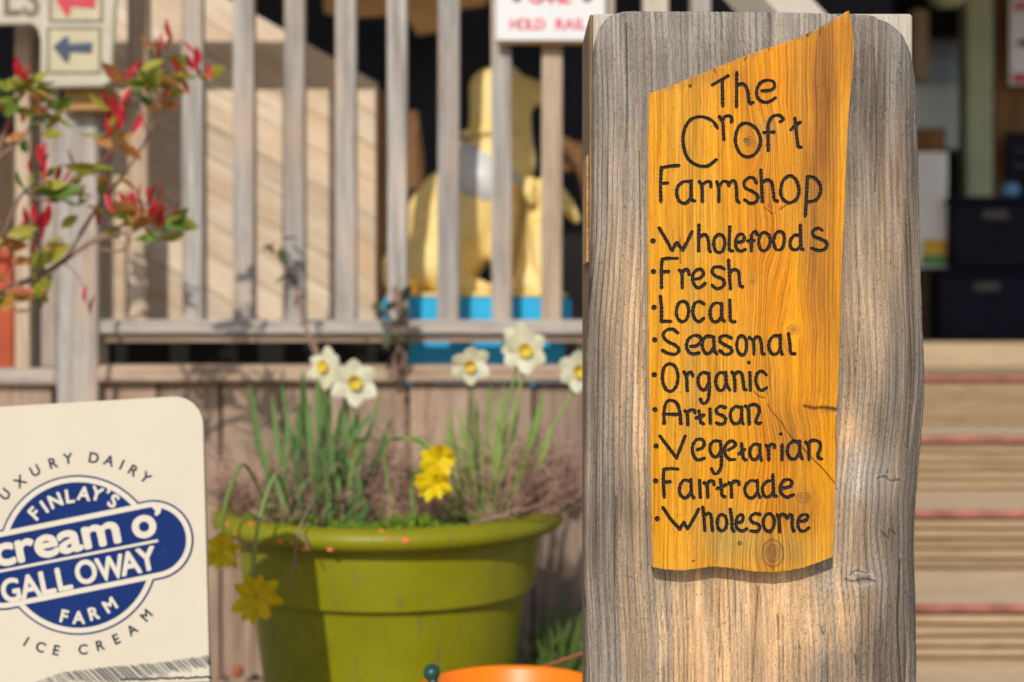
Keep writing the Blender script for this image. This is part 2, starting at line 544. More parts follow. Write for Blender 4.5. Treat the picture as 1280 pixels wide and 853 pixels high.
# door frame, window, posts at the right
boxp('door_frame', 1243, 1262, -90, 420, 7.3, 7.42, M['brownwood'], shop, .004, b0)
boxp('cross_beam', 1262, 1420, 106, 166, 7.34, 7.44, M['brownwood'], shop, .004, b0)
boxp('porch_post', 1208, 1242, -400, 410, 7.0, 7.14, M['sage'], shop, .012, b0)
boxp('inner_post', 1140, 1161, 12, 100, 7.2, 7.28, M['fence_tan'], shop, .004, b0)
wf = boxp('window', 1128, 1212, 46, 192, 7.40, 7.44, M['stonegrey'], shop, .004, b0)
pn = boxp('pane', 1134, 1206, 52, 186, 7.38, 7.395, M['paintedpane'], None, 0)
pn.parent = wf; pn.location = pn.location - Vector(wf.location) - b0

# roof posts of the porch, outside the frame
for xx in (-3.0, 3.0):
    boxw('roof_post', xx - .05, xx + .05, 3.2, 3.3, 0, rz, M['brownwood'], shop, .004, b0)

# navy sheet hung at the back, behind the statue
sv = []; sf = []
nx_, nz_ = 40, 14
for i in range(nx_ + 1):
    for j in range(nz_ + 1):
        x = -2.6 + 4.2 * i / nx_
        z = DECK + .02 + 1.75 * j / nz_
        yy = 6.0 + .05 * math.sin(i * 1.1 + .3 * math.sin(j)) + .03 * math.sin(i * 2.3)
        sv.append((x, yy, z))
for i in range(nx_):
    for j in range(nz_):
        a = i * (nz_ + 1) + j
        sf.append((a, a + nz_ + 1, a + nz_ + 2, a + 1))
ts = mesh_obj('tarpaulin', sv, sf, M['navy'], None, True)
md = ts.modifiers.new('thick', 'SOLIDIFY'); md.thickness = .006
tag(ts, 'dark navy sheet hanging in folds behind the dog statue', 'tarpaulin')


# =================================================================== THE SIGN POST
DB = 1.70      # front of the big board
DPQ = 1.666    # front of the plaque
PXM = DB / F
post = thing('farm_shop_sign', 'tall weathered timber post with orange routed plaque listing farm shop goods', 'sign', (W(940, 800, DB).x, 1.8, 0))
pb = Vector(post.location)

# ---- back post
xa = .0992; xb = .4965
bk = boxw('back_post', xa, xb, 1.762, 1.95, 0, EYE + .3745, M['postpale'], post, .003, pb)
sb = boxw('side_board', xa - .003, xa + .002, 1.7625, 1.949, 0, EYE + .3735, M['postwood'], post, .0015, pb)
bl = boxw('side_block', xa - .0065, xa - .0035, 1.77, 1.86, W(0, 330, 1.8).z, W(0, 197, 1.8).z, M['orangewood'], post, .001, pb)

# ---- live-edge board
ly = [0, 14, 18, 24, 33, 45, 60, 90, 150, 252, 300, 353, 380, 430, 520, 600, 700, 853, 1100, 1400]
lx = [776, 776, 765, 757, 750, 746, 744.5, 743.5, 743, 743, 741.5, 740, 738.5, 736, 734, 733, 733, 734, 736, 738]
ry = [0, 18, 22, 28, 40, 55, 75, 100, 130, 200, 300, 400, 440, 470, 500, 530, 560, 590, 625, 660, 690, 720, 780, 853, 1100, 1400]
rx = [1092, 1100, 1112, 1121, 1132, 1139, 1144, 1147, 1148.5, 1151, 1153, 1156, 1158, 1159, 1158.5, 1156, 1153.5, 1151, 1148, 1146.5, 1146, 1147, 1148, 1149, 1146, 1143]
rows = np.concatenate([np.arange(14, 40, .8), np.arange(40, 860, 1.35), np.linspace(862, 1368, 60)])
NC = 310
U = np.linspace(0, 1, NC)
U = .5 - .5 * np.cos(np.pi * (U * .86 + .07)); U = (U - U[0]) / (U[-1] - U[0])
YR, UU = np.meshgrid(rows, U, indexing='ij')
Lx = np.interp(YR, ly, lx) + 1.2 * (vnoise(YR / 9, YR * 0 + 3, 5, 3) - .5); Rx = np.interp(YR, ry, rx) + 1.6 * (vnoise(YR / 7, YR * 0 + 9, 6, 3) - .5)
PX = Lx + (Rx - Lx) * UU
topo = np.interp(PX, [745, 800, 900, 980, 1060, 1150], [0, -.5, 0, 1, 3, 8]) + 1.4 * (vnoise(PX / 5, PX * 0, 8, 3) - .5)
PY = YR + topo * np.exp(-(YR - 14) / 40)
dl = PX - Lx; dr = Rx - PX; dt = YR - 14
# grain coordinate: lines follow the live edges and swerve round the knots
gr = PX + (1150 - np.interp(PY, ry, rx)) * np.clip((PX - 900) / 250, 0, 1) * (PY > 140) + (743 - np.interp(PY, ly, lx)) * np.clip((900 - PX) / 150, 0, 1) * (PY > 90)
gr = gr + 10 * (vnoise(PY / 210, PX / 400, 11, 2) - .5) + 3.0 * (vnoise(PY / 60, PX / 60, 12, 2) - .5)
knots = [(1078, 724, 16, 9, 26), (1112, 598, 7, 3, 14), (1012, 770, 5, 6, 9), (822, 560, 10, 12, 16), (1108, 668, 6, 6, 12), (905, 770, 7, 16, 8), (1128, 822, 9, 8, 14)]
knot = np.zeros_like(PX)
for kx, ky, a, b, amp in knots:
    dx = PX - kx; dy = PY - ky
    rr = np.sqrt((dx / a) ** 2 + (dy / (b * 2.2)) ** 2)
    gr = gr - amp * (dx / a) / (rr + .6) * np.exp(-(np.abs(dy) / (b * 6)) ** 1.5) * np.exp(-(np.abs(dx) / (a * 4)) ** 2) * .30
    if b < 20 and a >= 16: knot = np.maximum(knot, np.exp(-((dx / a) ** 2 + (dy / b) ** 2) * 1.1))
# relief
def rnd_edge(d, R):
    q = np.clip(1 - d / R, 0, 1); return R * (1 - np.sqrt(np.clip(1 - q * q, 0, 1)))
dep = rnd_edge(dl, 9) * .9 + rnd_edge(dr, 15) * .9 + rnd_edge(dt, 5) * .8
dep = dep + 3.0 * (vnoise(PX / 150, PY / 260, 21, 2) - .5)
per = 7.2 + 0 * gr
phs = gr / per + 1.4 * vnoise(gr / 37, PY / 900, 22, 2)
frac = phs - np.floor(phs)
ridge = np.where(frac < .72, np.sin(frac / .72 * np.pi), -np.sin((frac - .72) / .28 * np.pi)) * 1.0
ramp_r = .15 + 1.0 * np.clip(1.5 * vnoise(np.floor(phs) * .37, PY / 260, 23, 2) - .25, 0, 1)
dep = dep - ridge * ramp_r * .42
st = vnoise(gr / 1.9, PY / 75, 24, 3)
dep = dep + (st - .5) * 1.3
# long drying cracks
crack = np.zeros_like(PX)
def crack_line(pts, wpx, PXa, PYa):
    P = np.array(smooth_path(pts, 14)); best = np.full(PXa.shape, 99.)
    for a, b in zip(P[:-1], P[1:]):
        x0, x1 = min(a[0], b[0]) - 8, max(a[0], b[0]) + 8; y0_, y1_ = min(a[1], b[1]) - 8, max(a[1], b[1]) + 8
        m = (PXa > x0) & (PXa < x1) & (PYa > y0_) & (PYa < y1_)
        if not m.any(): continue
        ab = b - a; L2 = (ab ** 2).sum() + 1e-9
        t = np.clip(((PXa[m] - a[0]) * ab[0] + (PYa[m] - a[1]) * ab[1]) / L2, 0, 1)
        best[m] = np.minimum(best[m], np.hypot(PXa[m] - a[0] - t * ab[0], PYa[m] - a[1] - t * ab[1]))
    return np.clip(1 - best / wpx, 0, 1)
for pts, wd in [([(962, 14), (963, 40), (961, 68)], 2.2), ([(799, 190), (801, 330), (797, 480)], 1.2), ([(1098, 598), (1106, 596), (1113, 601), (1124, 600)], 1.8),
                ([(1056, 724), (1066, 727), (1080, 724), (1094, 727)], 2.2), ([(1062, 719), (1070, 714), (1084, 717)], 1.4), ([(1102, 665), (1110, 672), (1112, 662), (1120, 668)], 1.2),
                ([(972, 770), (973, 780), (974, 800)], 2.0), ([(1027, 784), (1029, 794)], 2.0), ([(948, 735), (944, 790), (940, 870)], 2.0), ([(1068, 818), (1070, 830)], 2),
                ([(857, 730), (860, 800), (858, 870)], 1.6), ([(1125, 700), (1122, 780), (1126, 860)], 1.8), ([(783, 30), (784, 110), (782, 190)], 1.4), ([(1093, 60), (1096, 160), (1094, 240)], 1.3), ([(1070, 300), (1074, 400), (1069, 470)], .9), ([(770, 620), (768, 720), (771, 853)], 1.0),
                ([(1132, 250), (1135, 360), (1139, 470), (1134, 560)], 1.0), ([(898, 730), (900, 800), (897, 853)], 1.0)]:
    crack = np.maximum(crack, crack_line(pts, wd, PX, PY))
dep = dep + crack * 2.2 + knot * 1.2 * (vnoise(PX / 2.2, PY / 2.2, 31, 2) - .2)
XB = (PX - 640) / F * DB; ZB = EYE + (Y0 - PY) / F * DB
YB = DB + dep * PXM
# tones of the weathering
def G(cx, cy, sx, sy): return np.exp(-(((PX - cx) / sx) ** 2 + ((PY - cy) / sy) ** 2))
stk = vnoise(gr / 7, PY / 260, 41, 3); stk2 = vnoise(gr / 2.4, PY / 120, 42, 2); blt = vnoise(PX / 60, PY / 110, 43, 3)
warm = 1.15 * G(905, 815, 95, 120) + .75 * G(960, 770, 70, 60) + .8 * G(798, 600, 14, 120) + .75 * G(795, 420, 18, 120) + .25 * G(765, 500, 25, 180) + .40 * G(1085, 430, 30, 140) + .30 * G(1078, 650, 30, 70) + .35 * G(1110, 260, 30, 120) + .5 * G(1040, 780, 45, 60) + .10 * (PY > 150) + .6 * G(1064, 545, 16, 30)
warm = np.clip(warm * (.15 + 1.6 * stk) + .35 * (blt - .5), 0, 1)
drk = .5 * G(1105, 780, 50, 90) + .35 * G(1100, 640, 50, 60) + .45 * G(765, 700, 30, 240) + .5 * G(945, 830, 12, 60) + .45 * G(1020, 840, 50, 30) + .4 * G(1090, 500, 40, 60) + .3 * G(1090, 200, 50, 120) + .75 * G(1150, 300, 38, 320) + .75 * G(1145, 660, 42, 200) + .35 * G(905, 90, 130, 34) + .45 * G(742, 620, 16, 260) + .75 * G(1112, 822, 44, 40) + .4 * G(745, 200, 16, 200) + .3 * G(1120, 90, 50, 70) + .35 * G(830, 840, 40, 25) + .3 * G(790, 640, 30, 40) + .45 * G(1078, 110, 22, 130) + .4 * G(806, 200, 12, 120)
drk = np.clip(drk * (.2 + 1.8 * stk2) + .5 * (blt - .55) , 0, 1)
wht = np.clip((1.3 * G(1068, 590, 24, 34) + .5 * G(1092, 600, 26, 40) + .7 * G(1082, 715, 26, 22) + .5 * G(1050, 735, 30, 12) + .25 * G(880, 40, 140, 20)) * (.1 + 1.2 * stk2 ** 1.5) * (.45 + .55 * np.clip(ridge, 0, 1)), 0, 1)
grey = np.array([.365, .312, .262]); wrm = np.array([.80, .53, .30]); dk = np.array([.12, .10, .085]); wh = np.array([.56, .52, .48])
tint = grey * (1 - warm[..., None]) + wrm * warm[..., None]
tint = tint * (1 - .8 * drk[..., None]) + dk * .8 * drk[..., None]
tint = tint * (1 - wht[..., None]) + wh * wht[..., None]
rid = np.floor(phs); hv = vnoise(rid * .73, PY / 330, 51, 2)[..., None]; hv2 = vnoise(rid * .51 + 9, PY / 150, 52, 2)[..., None]
tint = tint * (1 + (hv - .5) * np.array([.50, .30, .05])) * (1 + (hv2 - .5) * .55)
topg = np.clip(1 - (PY - 14) / 170, 0, 1)[..., None]
tint = tint * (1 - .0 * topg) + (tint.mean(-1, keepdims=True) * np.array([1.15, 1.09, 1.01]) - tint) * topg * .5
groove = np.clip(-ridge, 0, 1) * ramp_r
tint = tint * (1 - .62 * groove[..., None]) * (.55 + .85 * st[..., None])
kr = np.exp(-((knot - .42) / .16) ** 2)[..., None] * .55; tint = tint * (1 - kr) + np.array([.52, .48, .43]) * kr
kn = np.clip(knot - .55, 0, 1)[..., None] * 1.2; tint = tint * (1 - kn) + np.array([.17, .145, .12]) * kn
tint = tint * (1 - .75 * crack[..., None])


def mat_board():
    n = NT('weathered softwood board'); g = n.attr('grain'); c = n.coord(); s = n.sep(c)
    v = n.comb(n.math('MULTIPLY', g, 1.0), n.math('MULTIPLY', s[2], 14.0), 0.0)
    f1 = n.noise(n.mp(v, (.42, 1, 1)), 1.0, 5, .75)
    f2 = n.noise(n.mp(v, (1.3, 4, 1)), 1.0, 3, .7)
    pit = n.noise(n.mp(c, (430, 430, 200)), 1.0, 2, .6)
    col = n.attr('tint', 'Color')
    col = n.mix(n.ramp(f1, [(.28, .65), (.44, 0)]), col, n.mix(1, col, (.50, .46, .44), 'MULTIPLY'))
    col = n.mix(n.ramp(f1, [(.54, 0), (.75, .55)]), col, n.mix(1, col, (1.55, 1.42, 1.30), 'MULTIPLY'))
    col = n.mix(n.ramp(f2, [(.3, .5), (.5, 0)]), col, n.mix(1, col, (.5, .46, .43), 'MULTIPLY'))
    spk = n.noise(n.mp(c, (620, 620, 330)), 1.0, 2, .8)
    kk = n.ramp(spk, [(.28, .50), (.46, 1.0), (.70, 1.0)])
    col = n.mix(1.0, col, kk, 'MULTIPLY')
    col = n.mix(n.ramp(spk, [(.56, 0), (.70, .40)]), col, n.mix(1, col, (1.7, 1.6, 1.45), 'MULTIPLY'))
    col = n.mix(n.ramp(pit, [(.27, .85), (.36, 0)]), col, (.05, .035, .025))
    col = n.mix(n.ramp(pit, [(.66, 0), (.74, .35)]), col, (.60, .46, .33))
    h = n.math('ADD', n.math('MULTIPLY', f1, 1.0), n.math('ADD', n.math('MULTIPLY', f2, .5), n.math('MULTIPLY', pit, .5)))
    n.bump(h, .9, .0024)
    return n.out(col, .88, .2)


attrs = {'grain': gr}
post_board = grid_relief('board', XB - pb.x, YB - pb.y, ZB, 1.760 - pb.y, mat_board(), post, attrs, tint)

# ---- plaque
plyt = [(811, 117), (859, 98), (905, 79), (928, 69), (960, 58), (987, 49), (1010, 39), (1035, 26), (1054, 16), (1061, 12.5)]
plyb = [(814, 709), (817, 710.5), (830, 713), (851, 714.6), (870, 712), (889, 709.2), (912, 711), (940, 715.3), (964, 716.6), (983, 715.3), (1004, 711), (1025, 703.8), (1036, 699.5), (1042, 697)]
NV, NU = 960, 345
v_ = np.linspace(0, 1, NV); u_ = np.linspace(0, 1, NU)
VV, UU = np.meshgrid(v_, u_, indexing='ij')
xt = 811 + (1061 - 811) * UU; xbm = 814 + (1042 - 814) * UU
YT = np.interp(xt, [p[0] for p in plyt], [p[1] for p in plyt]) + 1.8 * (vnoise(xt / 5, xt * 0 + 1, 61, 3) - .5)
YBm = np.interp(xbm, [p[0] for p in plyb], [p[1] for p in plyb]) + 1.4 * (vnoise(xbm / 3, xbm * 0 + 2, 62, 3) - .5)
QY = YT + (YBm - YT) * VV
QL = np.interp(QY, [0, 117, 200, 300, 400, 500, 600, 670, 712], [811, 811, 809.5, 808.8, 809.5, 811.3, 812.8, 814, 815.5]) + 1.0 * (vnoise(QY / 14, QY * 0, 63, 3) - .5)
QR = np.interp(QY, [10, 20, 36, 50, 66, 98, 131, 180, 230, 279, 337, 432, 489, 510, 539, 597, 644, 698, 712], [1061, 1063.5, 1067, 1068, 1068.5, 1066.5, 1063, 1060, 1057.6, 1056, 1053.2, 1051, 1049, 1047, 1047, 1045.4, 1044.6, 1042, 1041]) + 1.2 * (vnoise(QY / 10, QY * 0 + 5, 64, 3) - .5)
QX = QL + (QR - QL) * UU

# the routed letters, one centre line per stroke
SA = (840, 80, 4.064); SBc = (800, 275, 4.876); SCc = (800, 440, 5.12); SDc = (800, 530, 4.264); SE = (790, 0, 3.045)
S = []
def add(fr, *strokes, closed=()):
    for i, s in enumerate(strokes):
        S.append([(fr[0] + x / fr[2], fr[1] + y / fr[2]) for x, y in s])
def addc(fr, s):
    pts = [(fr[0] + x / fr[2], fr[1] + y / fr[2]) for x, y in s]; S.append(pts + [pts[0], ('closed', 0)])
add(SA, [(205, 108), (245, 85), (285, 62)], [(256, 85), (257, 150), (258, 215)])
add(SA, [(330, 45), (329, 130), (328, 220)], [(332, 112), (350, 103), (370, 108), (385, 140), (392, 190), (400, 203), (412, 197)])
add(SA, [(458, 138), (500, 135), (520, 118), (515, 92), (485, 84), (450, 98), (430, 140), (440, 180), (475, 197), (505, 188), (525, 173)])
add(SA, [(232, 328), (205, 290), (150, 270), (95, 285), (62, 340), (58, 410), (80, 480), (125, 515), (180, 520), (225, 488)])
add(SA, [(242, 270), (258, 300), (261, 340), (264, 388)], [(258, 290), (268, 270), (290, 265), (305, 278), (302, 298)])
addc(SA, [(375, 303), (410, 315), (440, 350), (450, 400), (430, 450), (392, 474), (350, 460), (325, 410), (325, 360), (345, 315)])
add(SA, [(490, 442), (488, 370), (490, 310), (505, 275), (530, 262), (555, 268), (565, 285), (550, 295)], [(468, 350), (518, 348)])
add(SA, [(625, 278), (632, 340), (638, 400), (643, 422), (657, 425)], [(605, 335), (625, 315), (652, 298)])
add(SE, [(178, 631), (140, 634), (115, 640)], [(112, 638), (109, 700), (110, 770)], [(110, 700), (135, 698)])
add(SA, [(98, 600), (60, 600), (30, 625), (25, 665), (40, 700), (70, 708), (95, 680), (98, 640)], [(98, 595), (98, 650), (100, 690), (118, 698)])
add(SA, [(140, 600), (152, 620), (154, 660), (155, 703)], [(155, 615), (175, 600), (195, 602), (198, 625)])
add(SA, [(228, 600), (238, 640), (238, 703)], [(238, 625), (258, 600), (278, 600), (290, 620)], [(288, 618), (303, 597), (320, 599), (328, 640), (330, 690), (340, 705)])
add(SA, [(428, 605), (415, 582), (390, 580), (368, 600), (372, 630), (410, 650), (435, 670), (430, 700), (400, 710), (370, 692)])
add(SA, [(452, 540), (455, 600), (460, 700)], [(458, 605), (480, 592), (505, 600), (515, 650), (520, 690), (535, 698)])
addc(SA, [(598, 570), (630, 590), (645, 640), (635, 685), (600, 706), (565, 690), (552, 650), (565, 595)])
add(SA, [(688, 575), (685, 650), (678, 775)], [(688, 575), (720, 578), (750, 610), (755, 650), (735, 690), (690, 703)])
BUL = [(SBc, 80, 130), (SBc, 83, 316), (SBc, 86, 534), (SBc, 90, 732), (SCc, 92, 148), (SCc, 96, 371), (SCc, 103, 604), (SDc, 84, 305), (SDc, 92, 506)]
DOT = [(SCc, 697, 70), (SCc, 901, 527)]
add(SBc, [(118, 52), (155, 115), (197, 190)], [(197, 190), (212, 160), (225, 140)], [(225, 140), (243, 162), (262, 185)], [(262, 185), (290, 130), (318, 72)])
add(SBc, [(360, 32), (358, 110), (358, 190)], [(360, 112), (385, 92), (408, 100), (418, 140), (422, 185), (430, 195)])
addc(SBc, [(485, 90), (510, 105), (518, 145), (505, 190), (480, 200), (458, 185), (450, 140), (462, 105)])
add(SBc, [(548, 45), (545, 120), (545, 180), (552, 190), (565, 190)])
add(SBc, [(595, 140), (630, 130), (635, 100), (615, 88), (592, 105), (583, 145), (592, 180), (615, 192), (642, 182)])
add(SBc, [(680, 190), (680, 110), (688, 82), (705, 72), (715, 90)], [(655, 130), (695, 128)])
addc(SBc, [(755, 78), (785, 95), (795, 135), (780, 175), (755, 190), (732, 175), (725, 130), (735, 95)])
addc(SBc, [(850, 72), (875, 85), (880, 130), (870, 170), (848, 185), (825, 175), (815, 130), (828, 85)])
add(SBc, [(978, 35), (980, 110), (982, 170), (995, 182)], [(978, 100), (945, 95), (920, 120), (915, 155), (930, 180), (955, 183), (978, 165)])
add(SBc, [(1112, 65), (1085, 52), (1055, 70), (1060, 100), (1100, 118), (1138, 140), (1132, 175), (1095, 188), (1048, 175)])
add(SBc, [(228, 236), (180, 236), (135, 240)], [(135, 240), (132, 300), (132, 415)], [(135, 318), (178, 316)])
add(SBc, [(240, 308), (255, 330), (258, 415)], [(255, 335), (270, 308), (292, 308), (300, 335)])
add(SBc, [(340, 362), (370, 355), (388, 330), (375, 305), (350, 305), (325, 330), (322, 375), (345, 412), (372, 410), (395, 390)])
add(SBc, [(512, 300), (485, 288), (450, 292), (440, 320), (462, 345), (500, 360), (515, 385), (500, 412), (465, 420), (440, 400)])
add(SBc, [(540, 245), (545, 320), (552, 420)], [(548, 325), (570, 305), (598, 312), (605, 350), (610, 400), (625, 410)])
add(SBc, [(125, 470), (132, 540), (131, 620)], [(131, 620), (160, 620), (190, 620)])
addc(SBc, [(262, 498), (288, 512), (297, 560), (285, 605), (258, 622), (232, 605), (222, 560), (235, 512)])
add(SBc, [(390, 515), (365, 500), (335, 510), (322, 560), (335, 605), (362, 622), (388, 602)])
add(SBc, [(500, 515), (460, 508), (432, 540), (430, 590), (450, 622), (480, 615), (500, 585)], [(498, 510), (500, 600), (515, 620)])
add(SBc, [(548, 490), (550, 560), (550, 600), (558, 622), (580, 622)])
add(SBc, [(230, 690), (200, 668), (160, 675), (142, 705), (165, 740), (215, 765), (238, 795), (215, 820), (170, 815), (138, 797)])
add(SBc, [(310, 772), (345, 768), (372, 740), (362, 712), (325, 708), (292, 735), (285, 780), (305, 812), (335, 818), (360, 812)])
add(SBc, [(448, 715), (405, 712), (382, 745), (385, 790), (405, 818), (435, 805), (453, 770)], [(448, 715), (452, 770), (454, 800), (470, 820)])
add(SBc, [(555, 722), (525, 708), (492, 715), (490, 745), (520, 765), (555, 785), (555, 812), (520, 822), (488, 800)])
addc(SBc, [(622, 708), (645, 730), (650, 775), (640, 815), (618, 825), (598, 805), (590, 765), (600, 722)])
add(SBc, [(668, 720), (692, 745), (695, 820)], [(692, 745), (705, 718), (728, 718), (740, 760), (745, 812), (758, 820)])
add(SBc, [(855, 710), (815, 710), (788, 745), (788, 790), (808, 820), (838, 815), (856, 785)], [(855, 705), (857, 790), (868, 820)])
add(SBc, [(905, 695), (915, 760), (920, 812), (945, 818)])
addc(SCc, [(190, 78), (225, 95), (243, 150), (235, 215), (205, 252), (170, 245), (147, 195), (145, 140), (160, 95)])
add(SCc, [(282, 130), (298, 165), (303, 248)], [(298, 165), (312, 135), (330, 132), (338, 158)])
add(SCc, [(438, 140), (400, 135), (375, 165), (375, 210), (398, 245), (420, 240), (440, 205)], [(440, 140), (445, 220), (440, 290), (425, 325), (400, 330), (388, 305)])
add(SCc, [(548, 140), (510, 135), (488, 170), (488, 215), (508, 248), (535, 240), (552, 205)], [(550, 135), (555, 210), (575, 245)])
add(SCc, [(590, 130), (605, 170), (608, 250)], [(605, 150), (625, 130), (650, 140), (660, 190), (665, 235), (680, 245)])
add(SCc, [(703, 135), (706, 190), (708, 248)])
add(SCc, [(808, 148), (780, 125), (752, 140), (742, 185), (755, 230), (780, 248), (810, 232)])
add(SCc, [(155, 458), (155, 380), (170, 325), (200, 312), (235, 330), (255, 385), (262, 460)], [(158, 400), (255, 402)])
add(SCc, [(288, 378), (302, 400), (307, 468)], [(300, 395), (320, 375), (345, 375), (352, 392)])
add(SCc, [(378, 378), (385, 420), (388, 452), (408, 462)], [(360, 425), (385, 420), (408, 405)])
add(SCc, [(448, 368), (449, 410), (450, 458)])
add(SCc, [(545, 358), (515, 350), (490, 370), (495, 395), (530, 410), (548, 430), (540, 458), (510, 465), (490, 455)])
add(SCc, [(650, 360), (610, 352), (582, 385), (582, 430), (602, 460), (635, 455), (652, 420)], [(652, 355), (652, 440), (662, 462)])
add(SCc, [(675, 348), (695, 370), (700, 465)], [(690, 360), (710, 342), (745, 342), (765, 370), (755, 410), (742, 445), (758, 462), (773, 455)])
add(SCc, [(128, 540), (180, 610), (235, 680)], [(235, 680), (262, 610), (290, 540)])
add(SCc, [(365, 628), (400, 615), (412, 585), (395, 562), (362, 565), (338, 600), (338, 650), (362, 690), (390, 692), (412, 682)])
add(SCc, [(515, 575), (475, 572), (450, 600), (450, 640), (470, 670), (495, 670), (515, 640)], [(515, 575), (522, 660), (520, 735), (500, 775), (475, 780), (458, 750)])
add(SCc, [(565, 630), (600, 610), (612, 590), (590, 572), (560, 585), (543, 620), (550, 665), (575, 690), (608, 690)])
add(SCc, [(650, 590), (655, 640), (665, 688), (682, 692)], [(635, 655), (655, 640), (672, 625)])
add(SCc, [(768, 600), (735, 592), (708, 620), (705, 660), (722, 690), (750, 685), (768, 655)], [(768, 597), (770, 665), (778, 695)])
add(SCc, [(808, 600), (822, 625), (825, 697)], [(822, 620), (840, 592), (860, 600), (862, 615)])
add(SCc, [(910, 595), (910, 640), (910, 692)])
add(SCc, [(1020, 585), (980, 575), (950, 605), (945, 650), (965, 685), (995, 685), (1020, 650)], [(1022, 572), (1025, 650), (1040, 688)])
add(SCc, [(1062, 580), (1080, 610), (1082, 690)], [(1075, 600), (1095, 572), (1130, 570), (1155, 590), (1152, 625), (1140, 655), (1145, 680), (1165, 688)])
add(SDc, [(202, 242), (165, 240), (130, 244)], [(128, 244), (125, 310), (130, 392)], [(130, 312), (162, 310)])
add(SDc, [(270, 308), (235, 302), (215, 330), (212, 370), (232, 395), (255, 390), (272, 360)], [(272, 298), (275, 370), (287, 395)])
add(SDc, [(318, 303), (320, 350), (322, 392)])
add(SDc, [(342, 315), (358, 335), (362, 392)], [(355, 330), (370, 308), (392, 308), (395, 325)])
add(SDc, [(430, 300), (435, 350), (438, 382), (453, 390)], [(412, 345), (432, 340), (458, 325)])
add(SDc, [(475, 315), (487, 335), (488, 392)], [(485, 330), (500, 308), (525, 310), (528, 325)])
add(SDc, [(622, 308), (590, 305), (562, 335), (562, 370), (582, 395), (608, 392), (627, 362)], [(625, 302), (630, 370), (640, 392)])
add(SDc, [(708, 272), (712, 350), (715, 383), (728, 388)], [(708, 305), (680, 308), (655, 335), (655, 370), (672, 392), (695, 385), (712, 362)])
add(SDc, [(760, 345), (800, 335), (810, 310), (790, 298), (762, 308), (748, 340), (755, 375), (785, 392), (818, 380)])
add(SDc, [(122, 447), (165, 510), (212, 562)], [(212, 562), (225, 540), (235, 527)], [(235, 527), (244, 545), (254, 560)], [(254, 560), (285, 510), (312, 458)])
add(SDc, [(335, 445), (342, 510), (345, 570)], [(342, 495), (362, 478), (378, 490), (383, 540), (388, 572)])
addc(SDc, [(435, 485), (455, 495), (463, 530), (455, 560), (435, 572), (418, 558), (412, 525), (420, 497)])
add(SDc, [(482, 458), (490, 520), (492, 560), (500, 572)])
add(SDc, [(520, 530), (545, 520), (550, 495), (535, 485), (520, 500), (512, 530), (520, 560), (545, 573), (568, 562)])
add(SDc, [(640, 485), (612, 480), (590, 500), (598, 525), (628, 535), (640, 555), (625, 575), (590, 572)])
addc(SDc, [(692, 480), (712, 500), (716, 535), (705, 565), (685, 575), (665, 560), (657, 525), (668, 492)])
add(SDc, [(732, 485), (742, 510), (745, 575)], [(742, 505), (758, 482), (775, 490), (785, 505)], [(785, 505), (800, 485), (812, 500), (812, 550), (820, 572)])
add(SDc, [(850, 522), (885, 515), (895, 490), (870, 485), (848, 505), (842, 540), (855, 570), (880, 572), (900, 555)])

# distance from every point of a fine raster to the nearest stroke
RS = 3.0; rx0, ry0 = 800, 0
DF = np.full((int(730 * RS), int(280 * RS)), 9.0, np.float32)
def stamp(x, y, r=0.0, win=5.0):
    cx = (x - rx0) * RS; cy = (y - ry0) * RS; k = int(win * RS)
    x0 = max(int(cx) - k, 0); x1 = min(int(cx) + k + 1, DF.shape[1]); y0_ = max(int(cy) - k, 0); y1_ = min(int(cy) + k + 1, DF.shape[0])
    if x0 >= x1 or y0_ >= y1_: return
    gx = (np.arange(x0, x1) - cx) / RS; gy = (np.arange(y0_, y1_) - cy) / RS
    d = np.sqrt(gx[None, :] ** 2 + gy[:, None] ** 2) - r
    DF[y0_:y1_, x0:x1] = np.minimum(DF[y0_:y1_, x0:x1], d)
for s in S:
    if s[-1][0] == 'closed':
        q = s[:-2]; q = [q[-1]] + q + [q[0], q[1]]
        P = smooth_path(q, 10); P = P[10:-10]
    else:
        P = smooth_path(s, 10)
    P = np.array(P); seg = np.hypot(*(P[1:] - P[:-1]).T); cum = np.concatenate([[0], np.cumsum(seg)])
    m = max(int(cum[-1] / .45), 2); tt = np.linspace(0, cum[-1], m)
    for j, (x, y_) in enumerate(zip(np.interp(tt, cum, P[:, 0]), np.interp(tt, cum, P[:, 1]))):
        stamp(x, y_, .20 * math.sin(j * .55 + x) + .18 * math.sin(j * .17 + y_) - .05)
for fr, x, y_ in BUL: stamp(fr[0] + x / fr[2], fr[1] + y_ / fr[2], 1.2, 7)
for fr, x, y_ in DOT: stamp(fr[0] + x / fr[2], fr[1] + y_ / fr[2], .2, 6)
fx = np.clip((QX - rx0) * RS, 0, DF.shape[1] - 2); fy = np.clip((QY - ry0) * RS, 0, DF.shape[0] - 2)
ix = fx.astype(int); iy = fy.astype(int); ax = fx - ix; ay = fy - iy
INK = DF[iy, ix] * (1 - ax) * (1 - ay) + DF[iy, ix + 1] * ax * (1 - ay) + DF[iy + 1, ix] * (1 - ax) * ay + DF[iy + 1, ix + 1] * ax * ay
SWd = 1.95
q = np.clip(INK / SWd, 0, 1)
qd = np.sqrt(np.clip(1 - q * q, 0, 1)) * 2.4
# plaque grain
def Gq(cx, cy, sx, sy): return np.exp(-(((QX - cx) / sx) ** 2 + ((QY - cy) / sy) ** 2))
pg = QX + 7 * (vnoise(QY / 260, QX / 300, 71, 2) - .5) + 2 * (vnoise(QY / 70, QX / 60, 72, 2) - .5)
